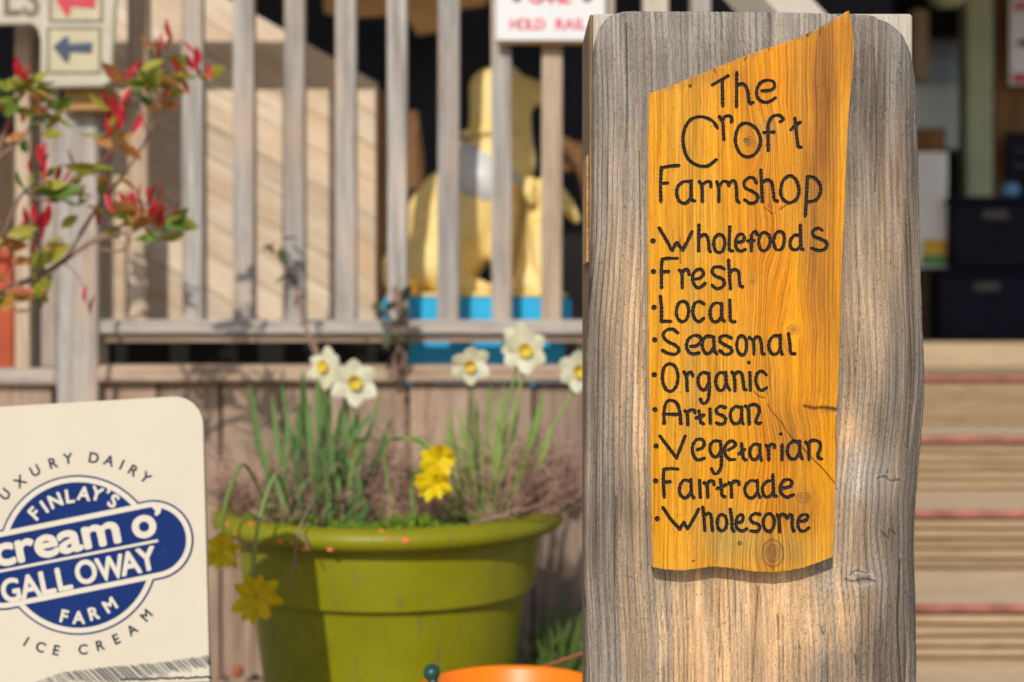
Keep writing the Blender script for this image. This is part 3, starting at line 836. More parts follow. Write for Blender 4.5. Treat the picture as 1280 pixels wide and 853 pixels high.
# cathedral figure up the middle of the board
pg = pg + 26 * Gq(965, 395, 42, 9999) * (vnoise(QY / 95, QX / 46, 73, 2) - .5)
pk = [(937, 177, 5, 6, 10), (992, 412, 6, 5, 12), (966, 692, 11, 14, 20), (1004, 622, 7, 5, 10), (941, 352, 3, 3, 5), (962, 258, 3, 3, 4), (976, 260, 3, 3, 4), (1040, 512, 14, 4, 12)]
kq = np.zeros_like(QX)
for kx, ky, a, b, amp in pk:
    dx = QX - kx; dy = QY - ky; rr = np.sqrt((dx / a) ** 2 + (dy / (b * 2)) ** 2)
    pg = pg - amp * (dx / a) / (rr + .5) * np.exp(-(np.abs(dy) / (b * 6)) ** 1.4) * np.exp(-(np.abs(dx) / (a * 5)) ** 2) * .6
    kq = np.maximum(kq, np.exp(-((dx / a) ** 2 + (dy / b) ** 2) ** 1.5))
edge = np.minimum(np.minimum(QX - QL, QR - QX), np.minimum(QY - YT, YBm - QY))
dq = rnd_edge(edge, 2.2) + .35 * vnoise(pg / 2.4, QY / 120, 74, 2)
cq = crack_line([(943, 490), (949, 496), (956, 498)], 1.0, QX, QY)
cq = np.maximum(cq, crack_line([(960, 506), (966, 516), (978, 530), (988, 546), (994, 551)], .9, QX, QY))
cq = np.maximum(cq, crack_line([(1003, 560), (1018, 576), (1030, 588), (1044, 605)], 1.3, QX, QY))
cq = np.maximum(cq, crack_line([(1006, 508), (1018, 511), (1030, 510), (1049, 513)], 3.2, QX, QY))
for pts in ([(932, 62), (934, 70), (931, 76)], [(960, 56), (962, 64)], [(892, 83), (895, 92)], [(1026, 32), (1025, 44)], [(850, 300), (851, 330)], [(1046, 520), (1045, 540), (1046, 560)], [(976, 262), (983, 257), (990, 255)], [(956, 260), (966, 268)]):
    cq = np.maximum(cq, crack_line(pts, .9, QX, QY))
hol = np.zeros_like(QX)
for hx, hy, hr in [(863, 108, 2.2), (1010, 44, 2.2), (1012, 41, 1.5), (925, 680, 3.0), (932.5, 176, 2.8), (867, 702, 1.6), (963, 668, 1.0)]:
    hol = np.maximum(hol, np.clip(1.3 - np.hypot(QX - hx, QY - hy) / hr, 0, 1))
sm = np.maximum(cq * 2.0, hol * 2.6)
depq = dq + np.maximum(qd, sm)
PQM = DPQ / F
XQ = (QX - 640) / F * DPQ; ZQ = EYE + (Y0 - QY) / F * DPQ; YQ = DPQ + depq * PQM
s1 = vnoise(pg / 9, QY / 300, 81, 3); s2 = vnoise(pg / 2.6, QY / 140, 82, 2); s3 = vnoise(QX / 40, QY / 90, 83, 3)
gold = np.array([.80, .36, .008]); org = np.array([.76, .285, .005]); brn = np.array([.36, .145, .02]); olv = np.array([.46, .28, .06]); pale = np.array([.80, .43, .04])
wo = np.clip((.9 * Gq(950, 330, 38, 240) + .5 * Gq(985, 560, 40, 110) + .4 * Gq(965, 110, 80, 60) + .35 * Gq(1000, 300, 60, 200)) * (.2 + 1.5 * s1), 0, 1)
wb = np.clip((.75 * Gq(1035, 75, 40, 60) + .5 * Gq(1025, 200, 30, 120) + .3 * Gq(1030, 400, 22, 120) + .55 * Gq(990, 540, 28, 45) + .3 * Gq(870, 95, 70, 14) + .4 * Gq(1005, 640, 40, 40)) * (.15 + 1.5 * s1) + .35 * (s3 - .62), 0, 1)
wv = np.clip((.8 * Gq(912, 675, 40, 38) + .45 * Gq(960, 160, 15, 15) + .5 * Gq(858, 430, 26, 180) * s1 + .5 * Gq(985, 690, 40, 20)) * (.4 + s1), 0, 1)
wp = np.clip((s3 - .52) * 1.6 + .5 * Gq(850, 300, 30, 200) * s1, 0, .8)
tq = gold * (1 - wo[..., None]) + org * wo[..., None]
tq = tq * (1 - wp[..., None]) + pale * wp[..., None]
tq = tq * np.array([.90, .875, .85])
wb = np.clip(wb * 1.6 + .35 * np.clip(vnoise(QX / 26, QY / 120, 91, 3) * 2 - 1.1, 0, 1), 0, 1); wv = np.clip(wv * 1.6 + .30 * np.clip(vnoise(QX / 30, QY / 60, 92, 3) * 2 - 1.05, 0, 1), 0, 1)
for wgt, cc in ((wb, brn), (wv, olv)): tq = tq * (1 - wgt[..., None]) + cc * wgt[..., None]
pf = pg / 4.3 + 1.1 * vnoise(pg / 23, QY / 700, 86, 2); pfr = pf - np.floor(pf)
pln = np.exp(-((pfr - .5) / .17) ** 2) * np.clip(1.6 * vnoise(np.floor(pf) * .37, QY / 210, 87, 2) - .35, 0, 1)
tq = tq * (.66 + .62 * s2[..., None]) * (1 - pln[..., None] * np.array([.34, .5, .6]))
kring = np.zeros_like(QX)
for kx, ky, a, b in ((966, 692, 13, 17), (1004, 622, 8.5, 6.5), (966, 692, 8, 10.5), (992, 412, 7.5, 6)):
    rr = np.sqrt(((QX - kx) / a) ** 2 + ((QY - ky) / b) ** 2) + .12 * (vnoise(QX / 5, QY / 5, 93, 2) - .5)
    kring = np.maximum(kring, np.exp(-((rr - 1) / .07) ** 2))
tq = tq * (1 - .55 * kring[..., None])
tq = tq * (1 - .62 * kq[..., None]) + np.array([.20, .10, .04]) * .62 * kq[..., None]
ew = np.clip(1 - edge / 3.2, 0, 1) * np.clip(vnoise(QX / 6, QY / 6, 84, 2) * 2 - .45, 0, 1)
topw = np.clip(1 - (QY - YT) / 9, 0, 1) * np.clip(vnoise(QX / 9, QY / 4, 85, 2) * 2.2 - .7, 0, 1) * .8
for wgt, cc in ((ew, np.array([.42, .30, .16])), (topw, np.array([.28, .17, .07]))): tq = tq * (1 - wgt[..., None]) + cc * wgt[..., None]
tq = tq * (1 - .8 * np.maximum(cq, hol)[..., None])
sc_ = np.clip(1 - (INK - 2.0) / 1.3, 0, 1) * np.clip(vnoise(QX / 3.5, QY / 3.5, 95, 2) * 2.2 - .55, 0, 1)
tq = tq * (1 - .62 * sc_[..., None])
dirt = np.clip(vnoise(QX / 1.7, QY / 2.4, 96, 2) * 3 - 2.15, 0, 1)
tq = tq * (1 - .55 * dirt[..., None])


def mat_plaque():
    n = NT('orange stained board with black routed letters'); g = n.attr('grain'); c = n.coord(); s = n.sep(c)
    v = n.comb(g, n.math('MULTIPLY', s[2], 12.0), 0.0)
    f1 = n.noise(n.mp(v, (.42, 1, 1)), 1.0, 5, .65)
    f2 = n.noise(n.mp(v, (1.5, 3, 1)), 1.0, 3, .7)
    col = n.attr('tint', 'Color')
    col = n.mix(n.ramp(f1, [(.30, .75), (.50, 0)]), col, n.mix(1, col, (.66, .50, .38), 'MULTIPLY'))
    col = n.mix(n.ramp(f1, [(.52, 0), (.72, .6)]), col, n.mix(1, col, (1.14, 1.25, 1.5), 'MULTIPLY'))
    col = n.mix(n.ramp(f2, [(.30, .8), (.50, 0)]), col, n.mix(1, col, (.60, .45, .36), 'MULTIPLY'))
    pit = n.noise(n.mp(c, (420, 420, 260)), 1.0, 2, .6)
    col = n.mix(n.ramp(pit, [(.24, .6), (.30, 0)]), col, (.12, .05, .015))
    # pale weathered sides
    side = n.ramp(n.attr('side'), [(.0, 0), (.15, 1)])
    col = n.mix(side, col, n.mix(n.noise(n.mp(c, (300, 300, 12)), 1.0, 4), (.50, .40, .27), (.74, .66, .53)))
    ink = n.attr('ink'); jit = n.math('MULTIPLY', n.math('SUBTRACT', n.noise(c, 900, 2), .5), .9)
    mk = n.math('ADD', ink, jit)
    mask = n.ramp(n.math('MULTIPLY', mk, .25), [(.0, 1), (.49, 1), (.55, 0)])
    blk = n.noise(c, 1100, 3, .6)
    inkc = n.ramp(blk, [(.4, (.006, .005, .005)), (.7, (.02, .015, .014))])
    col = n.mix(mask, col, inkc)
    h = n.math('ADD', n.math('MULTIPLY', f1, .35), n.math('MULTIPLY', f2, .25))
    h = n.math('ADD', h, n.math('MULTIPLY', mask, n.math('MULTIPLY', blk, 1.6)))
    n.bump(h, .55, .0010)
    rough = n.mix(mask, n.ramp(f1, [(.3, .62), (.7, .48)]), .30)
    n.put(n.b.inputs['Specular IOR Level'], n.math('ADD', n.math('MULTIPLY', mask, .12), .2))
    return n.out(col, rough)


plaque = grid_relief('plaque', XQ - pb.x, YQ - pb.y, ZQ, 1.7005 - pb.y, mat_plaque(), post, {'grain': pg, 'ink': INK}, tq)
plaque['label'] = 'orange stained plaque with black routed lettering'
for hx, hy in ((925, 680), (932.5, 176)):
    p = W(hx, hy, DPQ)
    bm = bmesh.new(); bmesh.ops.create_cone(bm, cap_ends=True, segments=16, radius1=.0026, radius2=.0018, depth=.002)
    bmesh.ops.rotate(bm, cent=(0, 0, 0), matrix=Matrix.Rotation(math.radians(90), 3, 'X'), verts=bm.verts)
    o = obj_from_mesh('screw', bm_mesh('screw', bm, M['rust'], False), plaque, (p.x - pb.x, DPQ + .0022 - pb.y, p.z))

# =================================================================== A-BOARD
AD = 2.12
ac = W(110, 690, AD)
lean = math.radians(-9); roll = math.radians(-3.4)
AM = Matrix.Translation(ac) @ Matrix.Rotation(lean, 4, 'X') @ Matrix.Rotation(roll, 4, 'Y')
AMi = AM.inverted()
def A(px, py):
    """where the sight line through that spot of the photo meets the panel, in panel coordinates"""
    o = AMi @ Vector((0, 0, EYE)); p = AMi @ W(px, py, AD); d = p - o
    t = -o.y / d.y; r = o + d * t
    return r.x, r.z
ab = thing('pavement_sign', 'cream pavement sign with round navy ice cream logo, left of the green pot', 'sign', (ac.x, AD, 0))
# parts live in an oriented frame: matrix relative to the thing
def aplace(o):
    o.parent = ab
    o.matrix_local = Matrix.Translation(-Vector((ac.x, AD, 0))) @ AM @ o.matrix_local if False else Matrix.Translation(-Vector((ac.x, AD, 0))) @ AM
tl = A(-60, 520); tr_ = A(249, 494); br_ = A(266, 853)
xr = (tr_[0] + br_[0]) / 2; zt = tr_[1]; xl = xr - .40; zb = -(ac.z - .02) / math.cos(lean)
# rounded panel
def rounded(x0, x1, z0, z1, r, rb=.02, n=12):
    P = []
    for cx, cz, a0, rr in ((x1 - r, z1 - r, 0, r), (x0 + r, z1 - r, 90, r), (x0 + rb, z0 + rb, 180, rb), (x1 - rb, z0 + rb, 270, rb)):
        for k in range(n + 1):
            a = math.radians(a0 + 90 * k / n); P.append((cx + rr * math.cos(a), cz + rr * math.sin(a)))
    return P
def slab(name, P, y0, y1, mat, bev=0.0):
    n = len(P); vs = [(x, y0, z) for x, z in P] + [(x, y1, z) for x, z in P]
    fs = [tuple(range(n)), tuple(range(2 * n - 1, n - 1, -1))] + [(i, n + i, n + (i + 1) % n, (i + 1) % n) for i in range(n)]
    me = bpy.data.meshes.new(name); me.from_pydata(vs, [], fs); me.materials.append(mat)
    bm = bmesh.new(); bm.from_mesh(me); bmesh.ops.recalc_face_normals(bm, faces=bm.faces)
    if bev: bmesh.ops.bevel(bm, geom=[e for e in bm.edges if abs(e.verts[0].co.y - e.verts[1].co.y) < 1e-7 and e.is_manifold], offset=bev, segments=2, affect='EDGES')
    bm.to_mesh(me); bm.free()
    o = bpy.data.objects.new(name, me); COL.objects.link(o); return o
pan = slab('panel', rounded(xl, xr, zb, zt, .045), 0, .012, M['cream'], .0008); aplace(pan)
# second leaf of the A, hinged at the top, standing behind
b2 = slab('back_panel', rounded(xl, xr - .075, zb, zt - .01, .045), 0, .010, M['cream']); b2.parent = ab
topw_ = AM @ Vector((0, .02, zt))
b2.matrix_local = Matrix.Translation(-Vector((ac.x, AD, 0))) @ Matrix.Translation(topw_) @ Matrix.Rotation(-lean, 4, 'X') @ Matrix.Rotation(roll, 4, 'Y') @ Matrix.Translation((0, .0, -zt))
for hx in (xl + .08, xr - .08):
    h = boxw('hinge', hx - .02, hx + .02, .012, .022, zt - .03, zt - .004, M['wire'], None, .001)
    lm = Vector(h.location); h.parent = ab; h.matrix_local = Matrix.Translation(-Vector((ac.x, AD, 0))) @ AM @ Matrix.Translation(lm)

lay = [0]
def flat(name, P, level, mat):
    n = len(P); y = -.00035 * level - .0001
    o = mesh_obj(name, [(x, y, z) for x, z in P], [tuple(range(n))], mat)
    aplace(o); return o
LC = (98, 694)
def circ(r, n=96): return [A(LC[0] + r * math.cos(2 * math.pi * k / n), LC[1] - r * math.sin(2 * math.pi * k / n)) for k in range(n)]
ang = math.atan2(.2, 1)
ax_ = (math.cos(ang), -math.sin(ang)); pv = (-ax_[1], ax_[0])
def pill(r, L=96, n=40):
    P = []
    for sgn in (1, -1):
        cx = LC[0] + sgn * ax_[0] * L; cy = LC[1] + sgn * ax_[1] * L
        for k in range(n + 1):
            t = math.pi * k / n - math.pi / 2
            P.append(A(cx + r * (math.cos(t) * ax_[0] * sgn + math.sin(t) * pv[0] * sgn), cy + r * (math.cos(t) * ax_[1] * sgn + math.sin(t) * pv[1] * sgn)))
    return P
flat('logo_outline', circ(100), 1, M['navyprint'])
flat('logo_outline', pill(50), 2, M['navyprint'])
flat('logo_ring', circ(97.6), 3, M['creamprint'])
flat('logo_disc', circ(91), 4, M['navyprint'])
flat('logo_band', pill(47.6), 5, M['creamprint'])
flat('logo_band', pill(41), 6, M['navyprint'])
def barp(x0, y0, x1, y1, w):
    L = math.hypot(x1 - x0, y1 - y0); nx, ny = -(y1 - y0) / L * w / 2, (x1 - x0) / L * w / 2
    return [A(x0 + nx, y0 + ny), A(x1 + nx, y1 + ny), A(x1 - nx, y1 - ny), A(x0 - nx, y0 - ny)]
flat('divider_line', barp(-60, 726, 198, 676, 3.4), 7, M['creamprint'])


def glyph_mesh(ch, mat, bold=.02, sx=1.0):
    c = bpy.data.curves.new('t', 'FONT'); c.body = ch; c.size = 1.0; c.offset = bold; c.resolution_u = 6
    c.fill_mode = 'FRONT'
    o = bpy.data.objects.new('t', c); COL.objects.link(o)
    bpy.context.view_layer.update()
    dg = bpy.context.evaluated_depsgraph_get()
    me = bpy.data.meshes.new_from_object(o.evaluated_get(dg)); me.name = 'letter'
    COL.objects.unlink(o); bpy.data.objects.remove(o); bpy.data.curves.remove(c)
    v = np.zeros(len(me.vertices) * 3); me.vertices.foreach_get('co', v); v = v.reshape(-1, 3)
    me.materials.clear(); me.materials.append(mat)
    return me, v
CAPH = None
_, vv_ = glyph_mesh('H', M['darkprint'], 0); CAPH = vv_[:, 1].max()


def letter_on(place_fn, ch, x, y, hpx, rot, mat, level, parent_fn, bold=.02, sx=1.0, align='c', px=None, thick=0):
    """letter, centred on the photo spot (x,y), its cap height hpx, turned by rot (rad, ccw)"""
    me, v = glyph_mesh(ch, mat, 0)
    w0, w1 = v[:, 0].min(), v[:, 0].max(); cx = (w0 + w1) / 2
    s = hpx / CAPH
    out = []; out2 = []
    cy = CAPH / 2
    for vx, vy, _ in v:
        lx_ = (vx - cx) * s * sx; ly_ = (vy - cy) * s
        out2.append((lx_, ly_))
    polys = [tuple(p.vertices) for p in me.polygons]; nv_ = len(v); fs2 = []
    bpx = bold * s
    shifts = [(0, 0)] + [(bpx * math.cos(k * math.pi / 4), bpx * math.sin(k * math.pi / 4)) for k in range(8)]
    for k, (dx_, dy_) in enumerate(shifts):
        for lx_, ly_ in out2:
            lx2, ly2 = lx_ + dx_, ly_ + dy_
            X = x + lx2 * math.cos(rot) - ly2 * math.sin(rot); Y = y - (lx2 * math.sin(rot) + ly2 * math.cos(rot))
            a, b = place_fn(X, Y); out.append((a, -.00035 * level - .0001 - .00002 * k, b))
        fs2 += [tuple(i + k * nv_ for i in p) for p in polys]
    me = bpy.data.meshes.new('letter'); me.from_pydata(out, [], fs2); me.materials.append(mat)
    for _ in ():
        X = x + lx_ * math.cos(rot) - ly_ * math.sin(rot); Y = y - (lx_ * math.sin(rot) + ly_ * math.cos(rot))
        a, b = place_fn(X, Y); out.append((a, -.00035 * level - .0001, b))
    o = bpy.data.objects.new('letter', me); COL.objects.link(o); parent_fn(o)
    return o, (w1 - w0) * s * sx


def arc_letters(items, h, mat, level, bold, inward=False, sx=1.0, cx=LC[0], cy=LC[1]):
    for ch, x, y in items:
        a = math.atan2(-(y - cy), x - cx)
        rot = a - math.pi / 2 if not inward else a + math.pi / 2
        letter_on(A, ch, x, y, h, rot, mat, level, aplace, bold, sx)
arc_letters([('L', -11, 638), ('U', 6, 618), ('X', 25, 602), ('U', 44, 588.5), ('R', 66.5, 579), ('Y', 85, 573.5), ('D', 117.5, 572.5), ('A', 136.5, 576), ('I', 152.5, 581), ('R', 167, 588.5), ('Y', 182, 597)], 12.6, M['darkprint'], 1, .022)
arc_letters([('I', 33, 802), ('C', 51, 809), ('E', 70.5, 813), ('C', 104, 812), ('R', 125.5, 807), ('E', 145.5, 799), ('A', 165, 787.5), ('M', 183, 769.5)], 12.2, M['darkprint'], 1, .022, True)
arc_letters([('F', 44, 642), ('I', 56, 633.7), ('N', 70, 626), ('L', 88, 620.5), ('A', 105.5, 617.3), ('Y', 121.5, 617.5), ('\u2019', 134, 619), ('S', 142.5, 626.5)], 16, M['creamprint'], 7, .035)
arc_letters([('F', 81, 770.5), ('A', 99, 772), ('R', 118, 767), ('M', 138, 756.5)], 15, M['creamprint'], 7, .035, True)
for ch, x, y in [('G', 14, 738), ('A', 38, 733), ('L', 60, 728), ('L', 80.5, 723.5), ('O', 108, 715), ('W', 138.5, 710), ('A', 163, 704), ('Y', 184, 699)]:
    letter_on(A, ch, x, y, 27.5, ang, M['creamprint'], 7, aplace, .030, {'G': .86, 'O': .84, 'W': .80, 'A': .90, 'Y': .90}.get(ch, 1.0))
# lower-case row sits on a sloping base line: advance letter by letter
for ch, x, wd in [('c', 6, 26), ('r', 32.5, 23), ('e', 58.5, 29), ('a', 88, 30), ('m', 127, 46), ('o', 180.5, 29.5), ('\u2019', 200.5, 9.5)]:
    me_, v = glyph_mesh(ch, M['creamprint'], 0)
    wg = (v[:, 0].max() - v[:, 0].min()) / CAPH * 37
    letter_on(A, ch, x - 1.1, 682.4 - .2 * (x - 58.5) - 5.6, 37, ang, M['creamprint'], 7, aplace, .036, (wd - 2.6) / wg)
# engraved hillside along the foot of the print
hl = Acc()
def hline(x0, y0, x1, y1, w):
    P = barp(x0, y0, x1, y1, w); o = len(hl.v)
    hl.v += [(a, -.00045, b) for a, b in P]; hl.f.append((o, o + 1, o + 2, o + 3))
for i in range(150):
    x = 38 + i * 1.5
    yt = np.interp(x, [38, 80, 140, 200, 262], [856, 841, 834, 829, 820]) + random.uniform(-1.2, 1.2)
    ln = np.interp(x, [38, 120, 200, 262], [10, 22, 16, 11]) * random.uniform(.6, 1.1)
    if x < 262: hline(x - ln * .15, yt, min(x + ln * .85, 263), yt + ln, random.uniform(.45, .95))
for i in range(60):
    x = 150 + i * 1.95; yy = 850 - (x - 150) * .03
    if x < 264:
        hline(x, yy + random.uniform(-1.5, 1), x + 2.6, yy + random.uniform(-1.5, 1.5), 2.2)
        hline(x, yy + 5, min(x + 8, 264), yy + 12, .8)
for i in range(260):
    x = random.uniform(-40, 258); yy = random.uniform(862, 1000); ln = random.uniform(4, 16)
    hline(x, yy, x + ln, yy + ln * .4, random.uniform(.4, .9))
ho = hl.obj('landscape_print', M['darkprint'], None, False); aplace(ho); ho['kind'] = 'stuff'

# =================================================================== FLOWER POT
PC = Vector((W(487, 650, 2.95).x, 2.95, 0))
zr_ = EYE - .413
pot = thing('flower_pot', 'large olive green plastic pot with rolled rim, full of daffodils', 'plant pot', PC)
prof = [(.0, .004), (.225, .004), (.236, .012), (.250, zr_ - .40), (.2622, zr_ - .30), (.2745, zr_ - .20), (.2808, zr_ - .15), (.2866, zr_ - .1045), (.2872, zr_ - .1025), (.2850, zr_ - .1000), (.2935, zr_ - .0965), (.2965, zr_ - .0950), (.2985, zr_ - .0900), (.3060, zr_ - .035), (.3080, zr_ - .018), (.3150, zr_ - .016)]
body = mesh_obj('body', *lathe(prof, 128), M['pot'], pot, True)
rp = [(.3150, zr_ - .020)]
for k in range(0, 19):
    a = math.radians(-75 + 15 * k); 
    if a > math.radians(185): break
    rp.append((.336 + .026 * math.cos(a), zr_ + .022 * math.sin(a)))
rp += [(.312, zr_ - .02), (.306, zr_ - .08), (.300, zr_ - .14)]
mesh_obj('rim', *lathe(rp, 128), M['pot'], pot, True)
soil_z = zr_ - .022
sv = [(0, 0, soil_z + .012)]; sf = []
for r in np.linspace(.03, .309, 10):
    for k in range(48):
        t = 2 * math.pi * k / 48; sv.append((r * math.cos(t), r * math.sin(t), soil_z + .012 * (1 - r / .31) + random.uniform(-.005, .005)))
for k in range(48): sf.append((0, 1 + k, 1 + (k + 1) % 48))
for i in range(9):
    for k in range(48):
        a = 1 + i * 48; sf.append((a + k, a + 48 + k, a + 48 + (k + 1) % 48, a + (k + 1) % 48))
mesh_obj('soil', sv, sf, M['earth'], pot, True)

# fallen petals on the rim
for (px, py, s) in [(297, 654, 1.1), (287, 661, 1.1), (328, 655, 1.0), (313, 667, .6), (376, 676, .8), (391, 677, .7), (404, 685, 1.0), (436, 686, .9), (497, 664, .7), (505, 671, .6), (525, 674, 1.1)]:
    th = math.asin(max(-1, min(1, ((px - 487) / F * 2.66) / .345)))
    rr = .352; p = Vector((PC.x + rr * math.sin(th), PC.y - rr * math.cos(th), 0))
    p.z = EYE + (Y0 - py) / F * p.y
    a_ = random.uniform(0, 6); r0 = .0065 * s
    vs = [Vector((math.cos(t) * r0 * (1 + .3 * math.sin(2 * t + a_)), math.sin(t) * .0015, math.sin(t) * r0 * .8)) for t in np.linspace(0, 2 * math.pi, 9)[:-1]]
    zrel = max(-1, min(1, (p.z - zr_) / .022)); rout = .336 + .026 * math.sqrt(max(0, 1 - zrel ** 2)) + .001
    p.x = PC.x + rout * math.sin(th); p.y = PC.y - rout * math.cos(th)
    o = mesh_obj('fallen_petal', [v for v in vs] + [(0, -.003, 0)], [(i, (i + 1) % 8, 8) for i in range(8)], M['petalfallen'], None, True, p)
    o.rotation_euler = (random.uniform(-.3, .3) - .5, 0, th)
    tag(o, 'small orange petal fallen on the rim of the green pot', 'petal', 'orange petals fallen on the pot rim')


# ---- blades and flowers
def blade_data(path, w, fold=.25, side=None):
    P = [Vector(p) for p in smooth_path(path, 5)]
    n = len(P); vs = []; fs = []
    for i, p in enumerate(P):
        t = (P[min(i + 1, n - 1)] - P[max(i - 1, 0)]).normalized()
        s = side or Vector((1, .2, 0))
        s = (s - t * s.dot(t)).normalized(); nrm = t.cross(s)
        f = i / (n - 1); ww = w * (min(1, .75 + f) if f < .3 else 1) * math.sqrt(max(0, 1 - max(0, (f - .55) / .45) ** 2.2)) * .5
        ww = max(ww, w * .03)
        vs += [p - s * ww, p + nrm * ww * fold, p + s * ww]
    for i in range(n - 1):
        for k in (0, 1):
            a = i * 3 + k; fs.append((a, a + 1, a + 4, a + 3))
    return vs, fs


def clump(label, anchors, mat, seed):
    r = random.Random(seed)
    c = thing('daffodil_leaves', label, 'plant', Vector((anchors[0][0].x, anchors[0][0].y, soil_z)), 'clumps of daffodil leaves in the pot')
    b = Vector(c.location)
    for base, mid, tip, wd in anchors:
        vs, fs = blade_data([base - b, mid - b, tip - b], wd, .3, Vector((math.cos(r.uniform(-.9, .9)), math.sin(r.uniform(-.9, .9)), 0)))
        mesh_obj('leaf', vs, fs, mat, c, True)
    return c
def anc(bx, by, tx, ty, D, bow=0, wd=.013, D2=None):
    base = W(bx, by, D); base.z = soil_z - .005; tip = W(tx, ty, D2 or D)
    mid = (base + tip) / 2 + Vector((bow, random.uniform(-.01, .01), .01)); return (base, mid, tip, wd)
L1 = [anc(362, 640, 312, 480, 2.92, -.02, .016), anc(372, 642, 340, 492, 2.95, -.01), anc(378, 642, 352, 478, 2.98, 0), anc(385, 645, 378, 462, 3.0, .0, .016), anc(368, 645, 358, 520, 2.88, -.01), anc(392, 645, 396, 470, 2.96, .01, .016),
      anc(398, 645, 412, 482, 3.0, .01), anc(402, 645, 430, 500, 2.94, .0, .016), anc(408, 645, 448, 510, 2.98, .02), anc(412, 645, 478, 488, 2.9, .01, .014), anc(382, 645, 366, 540, 2.85, .0, .015), anc(395, 645, 384, 500, 2.87, 0, .015),
      anc(415, 645, 455, 560, 2.88, .01), anc(404, 648, 415, 540, 2.84, .01, .015), anc(390, 648, 400, 560, 2.83, 0, .014), anc(360, 645, 335, 560, 2.9, -.02), anc(374, 648, 345, 590, 2.85, -.01), anc(420, 645, 490, 520, 2.94, .02), anc(398, 645, 405, 450, 3.03, .0, .011), anc(376, 645, 372, 500, 2.9, .0, .016)]
_r = random.Random(77)
for k in range(26):
    x0_ = _r.uniform(360, 430); L1.append(anc(x0_, 645, x0_ + _r.gauss(10, 50), _r.uniform(500, 620), _r.uniform(2.76, 3.02), _r.uniform(-.05, .05), _r.uniform(.009, .015)))
clump('dense upright clump of blue-green daffodil leaves at the left of the pot', L1, M['daffleaf'], 1)
L2 = [anc(592, 640, 560, 512, 2.95, .0, .014), anc(598, 640, 596, 500, 3.0, .0), anc(604, 640, 614, 470, 2.98, .0), anc(610, 640, 630, 480, 2.95, .0), anc(616, 640, 648, 500, 3.0, .01), anc(622, 640, 682, 488, 2.95, .01, .014), anc(628, 640, 690, 530, 2.9, .02), anc(606, 642, 600, 560, 2.88, 0, .014),
      anc(614, 642, 624, 540, 2.86, .0, .014), anc(622, 642, 660, 560, 2.88, .01, .012), anc(600, 640, 586, 540, 2.9, 0)]
for k in range(20):
    x0_ = _r.uniform(580, 640); L2.append(anc(x0_, 645, x0_ + _r.gauss(14, 28), _r.uniform(500, 610), _r.uniform(2.82, 3.02), _r.uniform(-.02, .02), _r.uniform(.007, .012)))
clump('sparser clump of daffodil leaves at the right of the pot', L2, M['daffstem'], 2)
bent = [('long pale daffodil leaf bending over the left rim of the pot', [W(375, 600, 2.8), W(345, 600, 2.72), W(330, 640, 2.62), W(322, 690, 2.565)], .010)]


def petal_mesh(name, L, Wd, mat, cup=.15, tipw=.5, crinkle=.0):
    vs = []; fs = []; nu, nv = 6, 4
    for i in range(nu + 1):
        f = i / nu; wd = Wd * math.sin(math.pi * (f * .82 + .12)) ** .8 * .5
        if i == nu: wd = Wd * .06
        for j in range(nv + 1):
            g = j / nv * 2 - 1
            vs.append((g * wd, -(cup * L * (f * f)) + abs(g) * wd * .25 + crinkle * random.uniform(-1, 1), f * L))
    for i in range(nu):
        for j in range(nv):
            a = i * (nv + 1) + j; fs.append((a, a + 1, a + nv + 2, a + nv + 1))
    me = bpy.data.meshes.new(name); me.from_pydata(vs, [], fs); me.materials.append(mat)
    me.polygons.foreach_set('use_smooth', [True] * len(me.polygons)); return me
pw = petal_mesh('petal', .036, .030, M['petalw'], .12, crinkle=.0006)
cv, cf = lathe([(.0015, .001), (.005, .0), (.0075, .006), (.0105, .011), (.0115, .012)], 18)
cupme = bpy.data.meshes.new('cup'); cupme.from_pydata([(x, -z, y) for x, y, z in cv], [], cf); cupme.materials.append(M['cup'])
cupme.polygons.foreach_set('use_smooth', [True] * len(cupme.polygons))
pyl = petal_mesh('petal', .030, .015, M['petaly'], .10, crinkle=.001)
pys = petal_mesh('petal', .021, .013, M['petaly'], .35, crinkle=.0015)


def white_daff(px, py, D, label, yaw, pitch, basep, scale=1.0):
    hd = W(px, py, D)
    t = thing('daffodil', label, 'flower', (basep.x, basep.y, soil_z), 'white daffodils in the pot')
    b = Vector(t.location)
    nk = hd + Vector((0, .03, -.005))
    path = [basep - b, basep * .45 + nk * .55 - b + Vector((.004, 0, 0)), nk - b + Vector((0, .004, -.03)), nk - b, hd - b + Vector((0, .012, 0))]
    path[0].z = 0
    vs, fs = tube_data(smooth_path(path, 5), .0032, 7); mesh_obj('stem', vs, fs, M['daffstem'], t, True)
    R = Euler((pitch, 0, yaw)).to_matrix()
    for k in range(6):
        a = k * math.pi / 3 + random.uniform(-.12, .12)
        m = Matrix.Translation(hd - b) @ R.to_4x4() @ Matrix.Rotation(a, 4, 'Y') @ Matrix.Rotation(random.uniform(-.15, .2), 4, 'X') @ Matrix.Scale(scale * random.uniform(.92, 1.06), 4)
        o = obj_from_mesh('petal', pw, t); o.matrix_local = m @ Matrix.Translation((0, -.001 * (k % 2), 0.004))
    o = obj_from_mesh('cup', cupme, t); o.matrix_local = Matrix.Translation(hd - b) @ R.to_4x4() @ Matrix.Scale(scale, 4)
    c = Acc(); c.add(*tube_data([(0, -.002, 0), (0, -.006, 0)], [.005, .0035], 8)); ob = c.obj('throat', M['cupdeep'], t); ob.matrix_local = o.matrix_local.copy()


